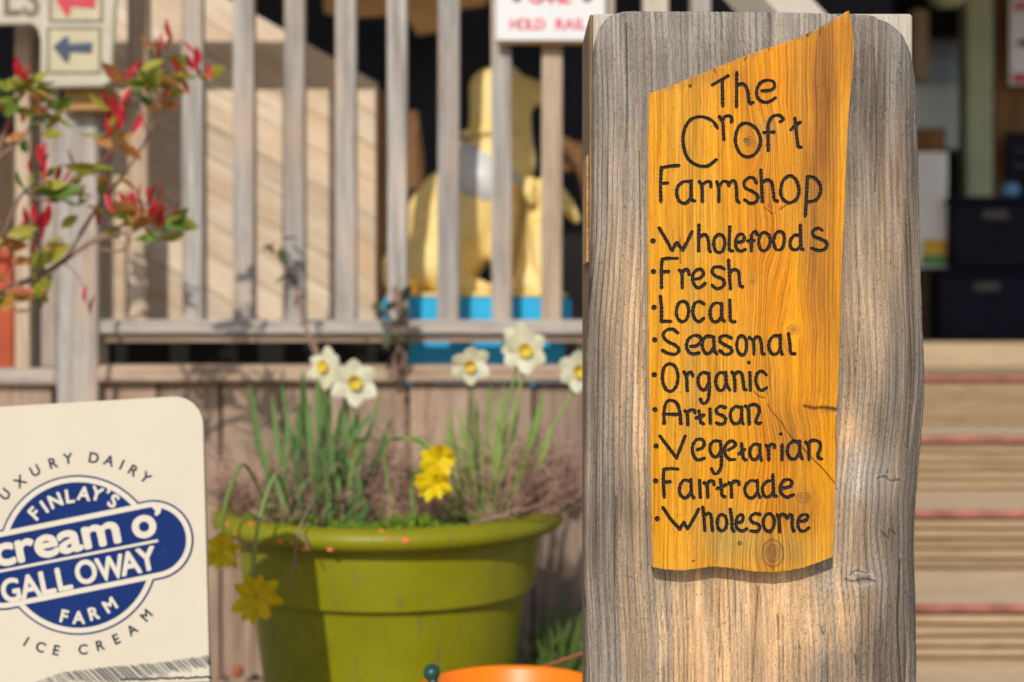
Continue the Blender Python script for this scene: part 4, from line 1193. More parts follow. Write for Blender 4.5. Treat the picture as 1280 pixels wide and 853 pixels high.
def bp(px, D): v = W(px, 645, D); v.z = soil_z; return v
white_daff(407, 459, 2.98, 'white daffodil facing left, highest on the left leaf clump', -.5, -.15, bp(398, 2.97), 1.15)
white_daff(443, 477, 2.93, 'white daffodil with yellow cup facing us, right edge of the left clump', .15, .1, bp(410, 2.93), 1.3)
white_daff(587, 456, 2.93, 'white daffodil alone on its stem in front of the blue box', .1, .25, bp(596, 2.95), 1.1)
white_daff(648, 428, 3.02, 'white daffodil behind another, highest of the right clump', -.6, -.2, bp(604, 3.0), 1.15)
white_daff(656, 438, 2.94, 'white daffodil facing us with deep yellow cup, top of the right clump', .05, .0, bp(608, 2.95), 1.25)
white_daff(722, 463, 2.95, 'white daffodil half hidden by the sign post', .25, .1, bp(626, 2.96), 1.2)


def yellow_daff(px, py, D, label, stem, down=(0, -.6, -.8), sc=1.0, seed=0):
    hd = W(px, py, D); r = random.Random(seed)
    t = thing('daffodil', label, 'flower', stem[0], 'yellow double daffodils in the pot'); b = Vector(stem[0])
    vs, fs = tube_data(smooth_path([Vector(p) - b for p in stem] + [hd - b], 6), .0034, 7); mesh_obj('stem', vs, fs, M['daffstem'], t, True)
    q = Vector(down).normalized().to_track_quat('-Y', 'Z').to_matrix().to_4x4()
    for ring, (n, tilt, me) in enumerate([(7, .25, pyl), (9, -.1, pyl), (10, -.4, pys), (10, -.7, pys), (9, -1.0, pys), (7, -1.25, pys)]):
        for k in range(n):
            o = obj_from_mesh('petal', me, t)
            o.matrix_local = Matrix.Translation(hd - b) @ q @ Matrix.Rotation(2 * math.pi * (k + .5 * ring) / n + r.uniform(-.2, .2), 4, 'Y') @ Matrix.Rotation(-tilt * -1 + r.uniform(-.2, .2), 4, 'X') @ Matrix.Scale(sc * r.uniform(.85, 1.15), 4)
yellow_daff(548, 575, 2.72, 'bright yellow double daffodil head, upper of the two in the middle of the pot', [bp(500, 2.85), W(480, 565, 2.82), W(505, 548, 2.78), W(530, 553, 2.74)], (.3, -.8, -.2), 1.25, 1)
yellow_daff(543, 604, 2.68, 'bright yellow double daffodil head, lower of the two in the middle of the pot', [bp(520, 2.8), W(515, 600, 2.78), W(528, 590, 2.72)], (0, -.8, -.3), 1.2, 2)
yellow_daff(320, 748, 2.55, 'yellow daffodil hanging below the rim on the left of the pot', [bp(372, 2.8), W(350, 600, 2.66), W(338, 606, 2.62), W(322, 660, 2.56), W(317, 722, 2.55)], (.15, -.95, -.15), 1.5, 3)
yellow_daff(277, 690, 2.62, 'yellow daffodil drooping beside the cream sign at the pot rim', [bp(345, 2.85), W(310, 585, 2.72), W(292, 600, 2.66), W(280, 640, 2.63), W(276, 672, 2.63)], (-.2, -.95, -.1), 1.25, 4)
# a long leaf arching over in the middle
lf = thing('arching_leaf', 'pale green daffodil leaf arching towards the yellow blooms in the pot', 'leaf', bp(430, 2.9))
vs, fs = blade_data([bp(430, 2.9) - lf.location, W(445, 560, 2.86) - lf.location, W(480, 545, 2.8) - lf.location, W(520, 552, 2.76) - lf.location, W(536, 566, 2.74) - lf.location], .012)
mesh_obj('blade', vs, fs, M['daffstem'], lf, True)

# dry heather: masses of thin stems
def twig_mass(name, label, cat, centers, n, mat, seed, rbase=.0011):
    r = random.Random(seed); ac_ = Acc()
    for i in range(n):
        cx, cy, spread, h, lx2 = r.choice(centers)
        base = Vector((cx + r.gauss(0, spread), cy + r.gauss(0, spread * .8), soil_z))
        d = Vector((base.x - PC.x, base.y - PC.y, 0))
        if d.length > .3: base.x = PC.x + d.x / d.length * .29; base.y = PC.y + d.y / d.length * .29
        dirv = Vector((r.gauss(lx2, .38), r.gauss(0, .38), 1)).normalized()
        L = h * r.uniform(.45, 1.1); p = base.copy(); pts = [p.copy()]
        for k in range(4):
            dirv = (dirv + Vector((r.gauss(0, .25), r.gauss(0, .25), r.gauss(-.02, .15)))).normalized()
            p = p + dirv * L / 4; pts.append(p.copy())
        ac_.add(*tube_data(pts, [rbase, rbase * .9, rbase * .8, rbase * .7, rbase * .5], 3, False))
        for q_ in range(4):
            a = pts[r.choice((1, 2, 3, 4))]; dv = (dirv + Vector((r.gauss(0, .8), r.gauss(0, .8), r.gauss(.1, .5)))).normalized() * L * .22
            ac_.add(*tube_data([a, a + dv * .5 + Vector((0, 0, r.uniform(-.004, .008))), a + dv], [rbase * .7, rbase * .9, rbase * .5], 3, False))
    o = ac_.obj(name, mat, None, False); tag(o, label, cat, None, 'stuff'); return o
cR = W(660, 600, 2.95); cR2 = W(695, 600, 2.9); cM = W(520, 600, 3.0); cL = W(300, 600, 2.95); cM2 = W(450, 600, 3.05)
twig_mass('dry_heather', 'tangle of dry brown heather stems filling the right side of the pot', 'plant', [(cR.x, cR.y, .05, .20, .25), (cR2.x, cR2.y, .04, .17, .5), (cR.x, cR.y - .1, .05, .15, .4)], 620, M['heather'], 5)
twig_mass('dry_stems', 'thin dry brown stems standing between the leaf clumps', 'plant', [(cM.x, cM.y, .06, .25, 0), (cM2.x, cM2.y, .05, .18, 0), (cL.x, cL.y, .03, .15, -.5), (cM.x, cM.y - .12, .05, .14, 0), (cM2.x - .06, cM2.y - .2, .05, .16, -.1), (cM2.x - .1, cM2.y - .1, .05, .2, 0)], 760, M['heather'], 6, .0010)

def leafy_mat(name, label, n, seed, size=.009):
    r = random.Random(seed); ac_ = Acc()
    for i in range(n):
        a = r.uniform(0, 2 * math.pi); rr = .305 * math.sqrt(r.random()); x = PC.x + rr * math.cos(a); yy = PC.y + rr * math.sin(a)
        hh = .004 + .030 * r.random() * (.5 + .5 * math.sin(x * 31 + 1.3) * math.cos(yy * 27))
        c = Vector((x, yy, soil_z + .012 + hh)); nrm = Vector((r.gauss(0, .6), r.gauss(-.4, .6), 1)).normalized()
        u = nrm.orthogonal().normalized(); u = Matrix.Rotation(r.uniform(0, 6.28), 3, nrm) @ u; v = nrm.cross(u); s = size * r.uniform(.5, 1.1)
        ac_.add([c - u * s, c - v * s * .55 + nrm * s * .15, c + u * s, c + v * s * .55 + nrm * s * .15], [(0, 1, 2, 3)])
    o = ac_.obj(name, M['moss'], None, True); tag(o, label, 'ground cover', None, 'stuff'); return o
leafy_mat('ground_cover', 'low bright green leaves carpeting the soil of the pot', 5200, 8)
# dead trailing twig over the rim
def twig_thing(name, label, cat, paths, mat, rad, loc=None):
    b = Vector(loc) if loc is not None else Vector(paths[0][0])
    t = thing(name, label, cat, b)
    for i, p in enumerate(paths):
        P = smooth_path([Vector(q_) - b for q_ in p], 5)
        vs, fs = tube_data(P, [rad * (1 - .6 * k / (len(P) - 1)) for k in range(len(P))], 6)
        mesh_obj('stem' if i == 0 else 'side_twig', vs, fs, mat, t, True)
    return t
twig_thing('dead_twig', 'dead brown twig trailing over the front rim of the pot', 'twig', [[bp(400, 2.8), W(395, 625, 2.66), W(375, 660, 2.585), W(368, 700, 2.57), W(360, 738, 2.58)], [W(388, 640, 2.63), W(372, 640, 2.6), W(362, 655, 2.58)], [W(376, 665, 2.585), W(388, 690, 2.575)], [W(368, 700, 2.57), W(376, 715, 2.57)]], M['twig'], .0026)
twig_thing('fallen_stalk', 'pale dead stalk lying across the right rim of the pot', 'twig', [[W(590, 655, 2.70), W(640, 640, 2.72), W(668, 618, 2.8), W(690, 600, 2.85)], [W(640, 640, 2.72), W(660, 636, 2.7), W(700, 620, 2.75)]], M['twig'], .0030)
twig_thing('bare_stalk', 'thin bare pale stalk leaning up from the pot across the fence rail', 'twig', [[bp(425, 2.98), W(408, 500, 3.02), W(397, 440, 3.06), W(380, 400, 3.1), W(376, 360, 3.12)]], M['branch'], .004)

# =================================================================== FENCE
fence = thing('fence', 'weathered timber balustrade with upright balusters above brown cladding boards', 'fence', (W(400, 0, 3.6).x, 3.6, 0))
fb = Vector(fence.location)
ZR = EYE + .865
def baluster(px0, px1, mat, ytop=-60, ybot=402, D=3.6):
    o = boxp('baluster', px0, px1, ytop, ybot, D, D + .038, mat, fence, .004, fb)
    o.rotation_euler = (0, random.uniform(-.003, .003), random.uniform(-.03, .03))
for px0, px1, k in [(159, 185, 't'), (227, 253, 'g'), (291, 317, 'g'), (355, 381, 'g2'), (419, 445, 'g'), (484, 509, 'g'), (547, 574, 'g'), (614, 639, 'g2'), (677, 703, 't'), (742, 769, 'g')]:
    baluster(px0, px1, M['fence_tan'] if k == 't' else (M['fence_grey']))
# lower rail: pale top edge, brown underside strip
boxp('lower_rail', 121, 775, 400, 418, 3.575, 3.645, M['fence_greyx'], fence, .005, fb)
boxp('rail_batten', 125, 775, 418.5, 428, 3.60, 3.64, M['cap'], fence, .002, fb)
xa_ = W(-120, 0, 3.6).x; xb_ = W(775, 0, 3.6).x
boxw('top_rail', xa_, xb_, 3.57, 3.66, ZR, ZR + .088, M['fence_greyx'], fence, .006, fb)
boxp('post', 70, 122, 130, 870, 3.56, 3.66, M['fence_grey'], fence, .006, fb)
boxp('post_block', 80, 132, 106, 138, 3.50, 3.62, M['orangewood'], fence, .004, fb)
boxp('capping_rail', 122, 780, 457, 478, 3.56, 3.66, M['cap'], fence, .006, fb)
boxp('capping_rail', -120, 70, 461, 482, 3.57, 3.66, M['fence_greyx'], fence, .006, fb)
boxp('shaded_board', 38, 71, 30, 460, 3.66, 3.69, M['fence_grey'], fence, .004, fb)
baluster(18, 37, M['fence_tan'], 30, 462)
baluster(-45, -22, M['fence_grey'], 30, 462)
boxp('newel_post', 804, 836, -110, 500, 3.6, 3.66, M['postpale'], fence, .004, fb)
boxp('end_baluster', 863, 889, -70, 440, 3.75, 3.79, M['fence_grey'], fence, .004, fb)
# cladding boards
px = -116 + .0
seam = [-113, -35, 43]
bx = [-113, -35, 43, 67]
edges_ = [-113, -35, 43, 66, 70] 
cl = [(-112, -36), (-34, 65), (124, 197)] + [(199 + 78 * k, 199 + 78 * k + 76) for k in range(8)]
for a, b_ in cl:
    j = random.uniform(-.004, .004)
    boxp('cladding_board', a + .6, b_ - .6, 478.8 if a > 100 else 482.6, 856, 3.602 + j, 3.624 + j, M['clad'], fence, .003, fb)
boxp('backing_board', -120, 775, 484, 852, 3.632, 3.65, M['darkwood'], fence, 0, fb)

# stair handrail running down behind the sign post
hr_ = thing('handrail', 'pale timber handrail sloping down behind the top of the sign post', 'handrail', W(900, 300, 3.3))
vs, fs = tube_data([W(905, -60, 3.5) - hr_.location, W(1010, 55, 3.3) - hr_.location], .075, 4)
mesh_obj('rail', vs, fs, M['postpale'], hr_, False)
pz = W(1010, 55, 3.3)
boxw('rail_post', pz.x - .035, pz.x + .035, 3.28, 3.35, 0, pz.z, M['postpale'], hr_, .004, Vector(hr_.location))

# =================================================================== PLANK SCREEN
SD = 3.97
scr = thing('plank_screen', 'screen of pale sloping planks behind the left balusters', 'screen', (W(310, 0, SD).x, SD, DECK))
scb = Vector(scr.location)
def clip(poly, ymax):
    out = []
    for i in range(len(poly)):
        a, b_ = poly[i], poly[(i + 1) % len(poly)]
        ia, ib = a[1] <= ymax, b_[1] <= ymax
        if ia: out.append(a)
        if ia != ib:
            t = (ymax - a[1]) / (b_[1] - a[1]); out.append((a[0] + t * (b_[0] - a[0]), ymax))
    return out
for k in range(14):
    g = .45; x0_, x1_ = 126, 472; pit = 42
    y_at = lambda x, kk: 18 + .5625 * (x - 320) + kk * pit
    P = clip([(x0_, y_at(x0_, k) + g), (x1_, y_at(x1_, k) + g), (x1_, y_at(x1_, k + 1) - g), (x0_, y_at(x0_, k + 1) - g)], 424)
    if len(P) < 3: break
    j = random.uniform(-.0015, .0015)
    cx = sum(p[0] for p in P) / len(P); cy = sum(p[1] for p in P) / len(P); c0 = W(cx, cy, SD)
    tilt = math.atan(.5625)
    Rm = Matrix.Rotation(-tilt, 3, 'Y')   # local x runs along the plank
    Rb = Matrix.Rotation(tilt, 4, 'Y')
    loc = []
    for (qx, qy) in P:
        d_ = W(qx, qy, SD) - c0; d_.y = 0
        loc.append(Rb.to_3x3().inverted() @ d_)
    n_p = len(loc)
    vs = [(v.x, j, v.z) for v in loc] + [(v.x, j + .02, v.z) for v in loc]
    fs = [tuple(range(n_p)), tuple(range(2 * n_p - 1, n_p - 1, -1))] + [(i, n_p + i, n_p + (i + 1) % n_p, (i + 1) % n_p) for i in range(n_p)]
    o = mesh_obj('plank', vs, fs, M['screen'], scr, False)
    o.matrix_local = Matrix.Translation(c0 - scb) @ Rb
boxp('end_post', 473, 483, 112, 424, SD - .015, SD + .03, M['brownwood'], scr, .006, scb)
boxp('dark_gap_board', 126, 500, 425.5, 493, SD + .01, SD + .03, M['black'], scr, 0, scb)  # black board added to keep the gap below the rail dark
boxp('backing', 128, 470, -40, 424, SD + .028, SD + .04, M['clad'], None, 0).parent = scr
bk_ = [c for c in scr.children if c.name.startswith('backing')][0]
# the backing follows the slope of the top plank
P = [(128, 18 + .5625 * (128 - 320) + 6), (470, 18 + .5625 * 150 + 6), (470, 424), (128, 424)]
vs = []
for yo in (SD + .026, SD + .036):
    for (qx, qy) in P:
        v = W(qx, qy, SD); vs.append((v.x - scb.x, yo - scb.y, v.z - scb.z))
bk_.data.clear_geometry(); bk_.data.from_pydata(vs, [], [(0, 1, 2, 3), (7, 6, 5, 4), (0, 4, 5, 1), (1, 5, 6, 2), (2, 6, 7, 3), (3, 7, 4, 0)])
bk_.location = (0, 0, 0)

# =================================================================== DOG STATUE
def blob(name, chains, mat, parent, base, voxel=.011, smooth=6):
    bm = bmesh.new()
    for ch in chains:
        pts = ch
        for (a, b_) in zip(pts[:-1], pts[1:]):
            pa, ra = a; pb_, rb_ = b_
            n = max(2, int((pb_ - pa).length / (min(ra, rb_) * .35)) + 1)
            for i in range(n + 1):
                t = i / n; c = pa.lerp(pb_, t) - base; r = ra + (rb_ - ra) * t
                bmesh.ops.create_icosphere(bm, subdivisions=2, radius=r, matrix=Matrix.Translation(c))
    me = bm_mesh('tmp', bm, mat)
    o = bpy.data.objects.new('tmp', me); COL.objects.link(o)
    m = o.modifiers.new('r', 'REMESH'); m.mode = 'VOXEL'; m.voxel_size = voxel
    s = o.modifiers.new('s', 'SMOOTH'); s.factor = .5; s.iterations = smooth
    dg = bpy.context.evaluated_depsgraph_get(); me2 = bpy.data.meshes.new_from_object(o.evaluated_get(dg))
    me2.polygons.foreach_set('use_smooth', [True] * len(me2.polygons)); me2.name = name
    COL.objects.unlink(o); bpy.data.objects.remove(o)
    me2.materials.clear(); me2.materials.append(mat)
    return obj_from_mesh(name, me2, parent)
SDg = 3.93
def C(px, py, r, dy=0.0): return (W(px, py, SDg) + Vector((0, dy, 0)), r * SDg / F)
st_base = W(595, 371, SDg)
stat = thing('dog_statue', 'yellow painted statue of a sitting dog with a puppy on a blue base', 'statue', (st_base.x, SDg, W(0, 371, 3.74).z))
sbv = Vector(stat.location)
blob('dog', [
    [C(612, 112, 28), C(628, 104, 27)], [C(634, 110, 22), C(660, 118, 16), C(680, 121, 12)], [C(655, 108, 14), C(676, 112, 11)],
    [C(616, 122, 31), C(620, 160, 36), C(618, 205, 42)], [C(618, 205, 46), C(598, 245, 54), C(566, 290, 60), C(552, 318, 56)], [C(545, 265, 28), C(533, 300, 32)], [C(548, 232, 18), C(530, 262, 22), C(520, 295, 18)],
    [C(628, 215, 34), C(636, 250, 30)], [C(640, 138, 25), C(640, 170, 27), C(640, 205, 32)], [C(648, 125, 20), C(640, 150, 24)],
    [C(632, 240, 24, -.05), C(630, 300, 18, -.06), C(628, 356, 14, -.06)], [C(628, 360, 13, -.06), C(645, 363, 11, -.08)],
    [C(640, 240, 22, .07), C(642, 300, 16, .08), C(640, 356, 13, .08)],
    [C(540, 325, 42, -.06), C(552, 332, 36, -.09)], [C(560, 350, 20, -.09), C(592, 360, 13, -.10), C(606, 362, 11, -.10)], [C(545, 330, 38, .09)] * 2,
    [C(520, 345, 26), C(500, 342, 19), C(492, 328, 16), C(491, 352, 14)],
    [C(500, 366, 9), C(540, 368, 10)],
], M['statue'], stat, sbv)
# hanging ears
blob('ear', [[C(626, 98, 8, -.055), C(628, 115, 9, -.066), C(634, 132, 8, -.062)], [C(620, 110, 8, -.062), C(624, 126, 8, -.066)]], M['statue'], stat, sbv, .006, 3)
blob('ear', [[C(632, 98, 8, .055), C(638, 115, 9, .066), C(642, 130, 7, .062)]], M['statue'], stat, sbv, .006, 3)
# collar and white harness
def ring_band(name, c, rx_, ry_, axis, wd, th, mat, parent):
    vs = []; fs = []; n = 40; q = axis.normalized().to_track_quat('Z', 'X')
    for k in range(n):
        t = 2 * math.pi * k / n
        for (dr_, dz) in ((0, -wd / 2), (th, -wd / 2), (th, wd / 2), (0, wd / 2)):
            vs.append(c + q @ Vector(((rx_ + dr_) * math.cos(t), (ry_ + dr_) * math.sin(t), dz)))
    for k in range(n):
        for j in range(4):
            a = k * 4 + j; b_ = k * 4 + (j + 1) % 4; c2 = ((k + 1) % n) * 4 + (j + 1) % 4; d2 = ((k + 1) % n) * 4 + j
            fs.append((a, b_, c2, d2))
    return mesh_obj(name, vs, fs, mat, parent, True)
pxm = SDg / F
ring_band('collar', W(619, 168, SDg) - sbv, 39 * pxm, 38 * pxm, Vector((-.05, 0, 1)), .022, .006, M['statue'], stat)
ring_band('harness', W(604, 228, SDg) - sbv, 49 * pxm, 50 * pxm, Vector((.55, 0, .85)), .125, .006, M['white'], stat)
# puppy
blob('puppy', [
    [C(672, 246, 19, -.08), C(680, 244, 20, -.08)], [C(686, 250, 14, -.09), C(700, 256, 11, -.1), C(708, 258, 9, -.1)],
    [C(674, 262, 15, -.08), C(672, 285, 19, -.08), C(668, 330, 24, -.07), C(666, 350, 24, -.07)],
    [C(682, 290, 12, -.11), C(684, 330, 9, -.12), C(686, 362, 8, -.12)], [C(672, 290, 12, -.13), C(674, 330, 9, -.14), C(678, 362, 8, -.14)],
    [C(655, 355, 15, -.12), C(680, 364, 8, -.14)]], M['statue'], stat, sbv, .008, 4)
blob('puppy_ear', [[C(690, 236, 7, -.14), C(700, 250, 8, -.145), C(712, 270, 8, -.13), C(718, 278, 6, -.12)]], M['statue'], stat, sbv, .005, 3)
blob('puppy_ear', [[C(662, 234, 8, -.13), C(660, 246, 8, -.14), C(664, 256, 6, -.135)]], M['statue'], stat, sbv, .005, 3)
lo = boxp('statue_base', 478, 714, 372.5, 410, 3.74, 4.15, M['cyan'], stat, .008, sbv)
tp = boxp('ground_slab', 482, 710, 366, 372, 3.75, 4.14, M['statue'], stat, .006, sbv)
# box carrying it
bx_ = thing('blue_box', 'bright blue plinth box under the dog statue behind the capping rail', 'box', (W(607, 0, 3.9).x, 4.08, DECK))
bxb = Vector(bx_.location)
a = W(510, 411, 3.76); b_ = W(706, 411, 3.76)
boxw('carcass', a.x, b_.x, 3.76, 4.14, DECK, W(0, 411, 3.74).z - .001, M['cyan'], bx_, .006, bxb)
boxw('edge_strip', a.x - .006, b_.x + .006, 3.754, 4.146, DECK + .001, DECK + .022, M['cyan'], bx_, .004, bxb)
boxw('edge_strip', a.x - .006, b_.x + .006, 3.752, 4.148, DECK + .060, DECK + .078, M['cyan'], bx_, .004, bxb)

# things deeper in the porch on the left
lg = thing('timber_post', 'rough brown upright timber between plank screen and dog statue', 'post', W(518, 420, 4.6))
lgb = Vector(lg.location)
vs, fs = tube_data([W(519, 430, 4.6) - lgb, W(521, 300, 4.6) - lgb, W(518, 200, 4.6) - lgb, W(512, 140, 4.6) - lgb], [.036, .034, .033, .028], 12)
mesh_obj('trunk', vs, fs, M['brownwood'], lg, True)
hb = thing('hanging_board', 'orange brown board hanging in the shade above the balusters', 'board', W(510, 10, 5.2))
P = [W(400, -60, 5.2), W(610, -60, 5.2), W(608, 6, 5.2), W(570, 12, 5.2), W(545, 40, 5.2), W(522, 44, 5.2), W(505, 18, 5.2), W(440, 22, 5.2), W(405, 16, 5.2)]
hbb = Vector(hb.location)
vs = [p - hbb for p in P] + [p - hbb + Vector((0, .03, 0)) for p in P]; n_p = len(P)
mesh_obj('panel', vs, [tuple(range(n_p - 1, -1, -1)), tuple(range(n_p, 2 * n_p))] + [(i, (i + 1) % n_p, n_p + (i + 1) % n_p, n_p + i) for i in range(n_p)], M['orangewood'], hb)
ch_ = thing('wooden_chair', 'brown wooden chair in shade to the right of the dog statue', 'chair', W(730, 430, 5.0))
chb = Vector(ch_.location)
vs, fs = tube_data(smooth_path([W(690, 175, 5.0) - chb, W(715, 190, 5.0) - chb, W(735, 225, 5.0) - chb, W(745, 290, 5.0) - chb], 6), .032, 8)
mesh_obj('arm', vs, fs, M['brownwood'], ch_, True)
boxp('back', 700, 790, 176, 215, 5.02, 5.06, M['brownwood'], ch_, .006, chb)
boxp('seat', 700, 800, 300, 316, 4.9, 5.3, M['darkwood'], ch_, .006, chb)
for q_ in (706, 785): boxp('leg', q_, q_ + 12, 316, 469, 4.95, 5.0, M['darkwood'], ch_, .003, chb)
pv_ = boxw('grey_panel', W(700, 0, 4.75).x, W(790, 0, 4.75).x, 4.75, 4.78, DECK, W(0, 292, 4.75).z, M['stonegrey'], None, .004)
tag(pv_, 'dark grey board standing low beside the dog statue', 'board')
ob_ = thing('orange_box', 'red orange plastic crate behind the fence at the far left', 'crate', W(-10, 460, 4.2))
obb = Vector(ob_.location)
boxw('crate_body', W(-90, 0, 4.2).x, W(19, 0, 4.2).x, 4.2, 4.5, DECK, W(0, 325, 4.2).z, M['orangebox'], ob_, .01, obb)
boxw('crate_rim', W(-93, 0, 4.2).x, W(22, 0, 4.2).x, 4.185, 4.515, W(0, 325, 4.2).z + .001, W(0, 308, 4.2).z, M['orangebox'], ob_, .006, obb)
gb = boxw('side_planter', W(-160, 0, 4.9).x, W(60, 0, 4.9).x, 4.9, 5.1, DECK, W(0, 180, 4.9).z, M['darkwood'], None, .004)
tag(gb, 'tall dark timber cupboard in shade behind the left shrub', 'cupboard')

# =================================================================== WHITE WARNING SIGN
TD = 3.55
ws = thing('warning_sign', 'white rectangular sign with red lettering fixed across the balusters', 'sign', W(688, 52, TD))
wsb = Vector(ws.location)
boxp('panel', 620, 757, -70, 51, TD, TD + .006, M['white'], ws, .002, wsb)
boxp('batten', 621, 757, 47, 54.5, TD + .007, TD + .03, M['orangewood'], ws, .002, wsb)
def WS(px, py): v = W(px, py, TD) - wsb; return v.x, v.z
def wsp(o):
    o.parent = ws; o.location = (0, 0, 0)
x = 643
for ch, xx in (('H', 643.5), ('O', 654), ('L', 664.5), ('D', 675.5), ('R', 700), ('A', 711.5), ('I', 720.5), ('L', 728)):
    letter_on(WS, ch, xx, 30.5, 12.5, 0, M['redink'], 2, wsp, .03)
for ch, xx in (('C', 669), ('A', 681.5), ('R', 695), ('E', 707.5)):
    letter_on(WS, ch, xx, -5, 18, 0, M['redink'], 2, wsp, .03)
for xx in (646, 734):
    P = [WS(xx + 6 * math.cos(t), -4 + 7 * math.sin(t)) for t in np.linspace(0, 2 * math.pi, 17)[:-1]]
    o = mesh_obj('mark', [(a, -.0008, b) for a, b in P], [tuple(range(16))], M['blackink']); wsp(o)

# =================================================================== ARROW SIGN, top left
GD = 3.44
gs = thing('arrow_sign', 'cream routed sign with red and blue arrows above the shrub', 'sign', W(95, 108, GD))
gsb = Vector(gs.location)
def GS(px, py): v = W(px, py, GD) - gsb; return v.x, v.z
def gpoly(name, P, y0, y1, mat, bev=0):
    o = slab(name, [GS(*p) for p in P], y0, y1, mat, bev); o.parent = gs; return o
out_ = [(-60, -80), (146, -80), (145, -20), (142, 40), (140, 75), (141, 92), (137, 103), (128, 108), (66, 109), (55, 106), (50, 98), (51, 50), (47, 36), (40, 30), (-60, 31)]
gpoly('board', out_, 0, .022, M['signboard'], .003)
def frame(x0, y0, x1, y1, w):
    for (a, b, c, d) in ((x0, y0, x1, y0 + w), (x0, y1 - w, x1, y1), (x0, y0 + w, x0 + w, y1 - w), (x1 - w, y0 + w, x1, y1 - w)):
        gpoly('groove', [(a, b), (c, b), (c, d), (a, d)], -.0012, .001, M['signgroove'])
frame(58.5, 34, 127, 93, 3.4); frame(61, -40, 129, 28.5, 3.6)
gpoly('inset', [(62.2, 37.6), (123.4, 37.6), (123.4, 89.4), (62.2, 89.4)], -.0008, .001, M['signpanel'])
gpoly('inset', [(64.8, -36), (125.2, -36), (125.2, 24.7), (64.8, 24.7)], -.0008, .001, M['signpanel'])
gpoly('arrow', [(66.5, 59), (82, 46), (86, 47), (86.5, 55.5), (116, 53.5), (115, 67), (88, 65.5), (86, 78), (82.5, 79)], -.003, 0, M['arrowblue'])
gpoly('arrow', [(70, 0), (84, -16), (87, -12), (88, -6), (120, -8), (119, 11), (90, 8), (86, 20), (83, 21)], -.003, 0, M['arrowred'])
def gsp(o): o.parent = gs; o.location = (0, 0, 0)
letter_on(GS, 'L', 16, -2, 42, 0, M['signgroove'], 4, gsp, .02, .8)
letter_on(GS, 'S', 39, -2, 44, 0, M['signgroove'], 4, gsp, .02, .75)

# =================================================================== SHRUB
shr = thing('shrub', 'spring shrub with red young shoots and yellow green leaves at far left', 'shrub', (W(-60, 0, 3.0).x, 3.0, 0))
shb = Vector(shr.location)
def leaf_mesh(name, L, Wd, mat, curl=.2):
    vs = []; fs = []; nu = 6
    for i in range(nu + 1):
        f = i / nu; wd = Wd * math.sin(math.pi * min(1, f * .93 + .05)) ** .9 * .5
        y = -curl * L * f * f
        vs += [(-wd, y + wd * .35, f * L), (0, y, f * L), (wd, y + wd * .35, f * L)]
    for i in range(nu):
        for k in (0, 1):
            a = i * 3 + k; fs.append((a, a + 1, a + 4, a + 3))
    me = bpy.data.meshes.new(name); me.from_pydata(vs, [], fs); me.materials.append(mat)
    me.polygons.foreach_set('use_smooth', [True] * len(me.polygons)); return me
lmG = leaf_mesh('leaf', .056, .024, M['leafgreen']); lmM = leaf_mesh('leaf', .055, .025, M['leafmid']); lmR = leaf_mesh('leaf', .040, .014, M['leafred'], .1); lmA = leaf_mesh('leaf', .050, .021, M['leafamber'], .25)
def shoot(p, n_g, n_r, seed, tilt=0.0, s=1.0):
    r = random.Random(seed)
    for k in range(n_g + n_r):
        red = k >= n_g
        me = lmR if red else r.choice((lmG, lmG, lmM, lmA, lmA))
        o = obj_from_mesh('leaf', me, shr)
        az = r.uniform(0, 6.28); inc = r.uniform(.1, .55) if red else r.uniform(.9, 1.9)
        d = Vector((math.sin(inc) * math.cos(az) + tilt, math.sin(inc) * math.sin(az) * .8, math.cos(inc))).normalized()
        q = d.to_track_quat('Z', 'Y').to_matrix().to_4x4() @ Matrix.Rotation(r.uniform(0, 6.28), 4, 'Z')
        off = Vector((r.gauss(0, .014), r.gauss(0, .018), r.gauss(.008 if red else -.010, .015)))
        o.matrix_local = Matrix.Translation(p - shb + off) @ q @ Matrix.Scale(s * r.uniform(.75, 1.15), 4)
def branch(pts, r0, r1):
    P = smooth_path([p - shb for p in pts], 5)
    vs, fs = tube_data(P, [r0 + (r1 - r0) * k / (len(P) - 1) for k in range(len(P))], 7)
    mesh_obj('branch', vs, fs, M['branch'], shr, True)
root = Vector((W(-60, 0, 3.0).x, 3.0, 0))
hub = W(-45, 430, 3.0)
branch([root, W(-60, 700, 3.0), hub], .016, .011)
branch([hub, W(0, 369, 2.95), W(56, 342, 2.92), W(110, 305, 2.9), W(165, 275, 2.88)], .0085, .004)
branch([hub, W(-25, 300, 3.0), W(-5, 200, 3.02), W(20, 130, 3.0), W(28, 108, 3.0)], .009, .003)
branch([W(-5, 200, 3.02), W(20, 180, 3.0), W(52, 150, 2.98)], .004, .002)
branch([W(56, 342, 2.92), W(48, 320, 2.9), W(45, 300, 2.9)], .004, .002)
branch([W(110, 305, 2.9), W(150, 292, 2.88), W(162, 300, 2.88), W(150, 314, 2.88), W(125, 312, 2.9)], .004, .0025)
branch([W(80, 328, 2.91), W(120, 262, 2.95), W(150, 225, 2.95), W(180, 180, 2.93), W(200, 135, 2.92)], .005, .0025)
branch([W(200, 135, 2.92), W(186, 110, 2.92), W(168, 85, 2.92)], .0025, .0018)
branch([W(200, 135, 2.92), W(203, 90, 2.92), W(200, 60, 2.92)], .0025, .0018)
branch([W(186, 170, 2.93), W(165, 120, 2.93), W(158, 95, 2.93)], .0022, .0015)
branch([W(200, 110, 2.92), W(225, 105, 2.92), W(240, 92, 2.92)], .0022, .0015)
branch([W(130, 250, 2.95), W(138, 200, 2.9), W(142, 150, 2.9)], .003, .0018)
branch([W(80, 328, 2.91), W(100, 350, 2.9), W(112, 388, 2.9)], .0018, .0010)
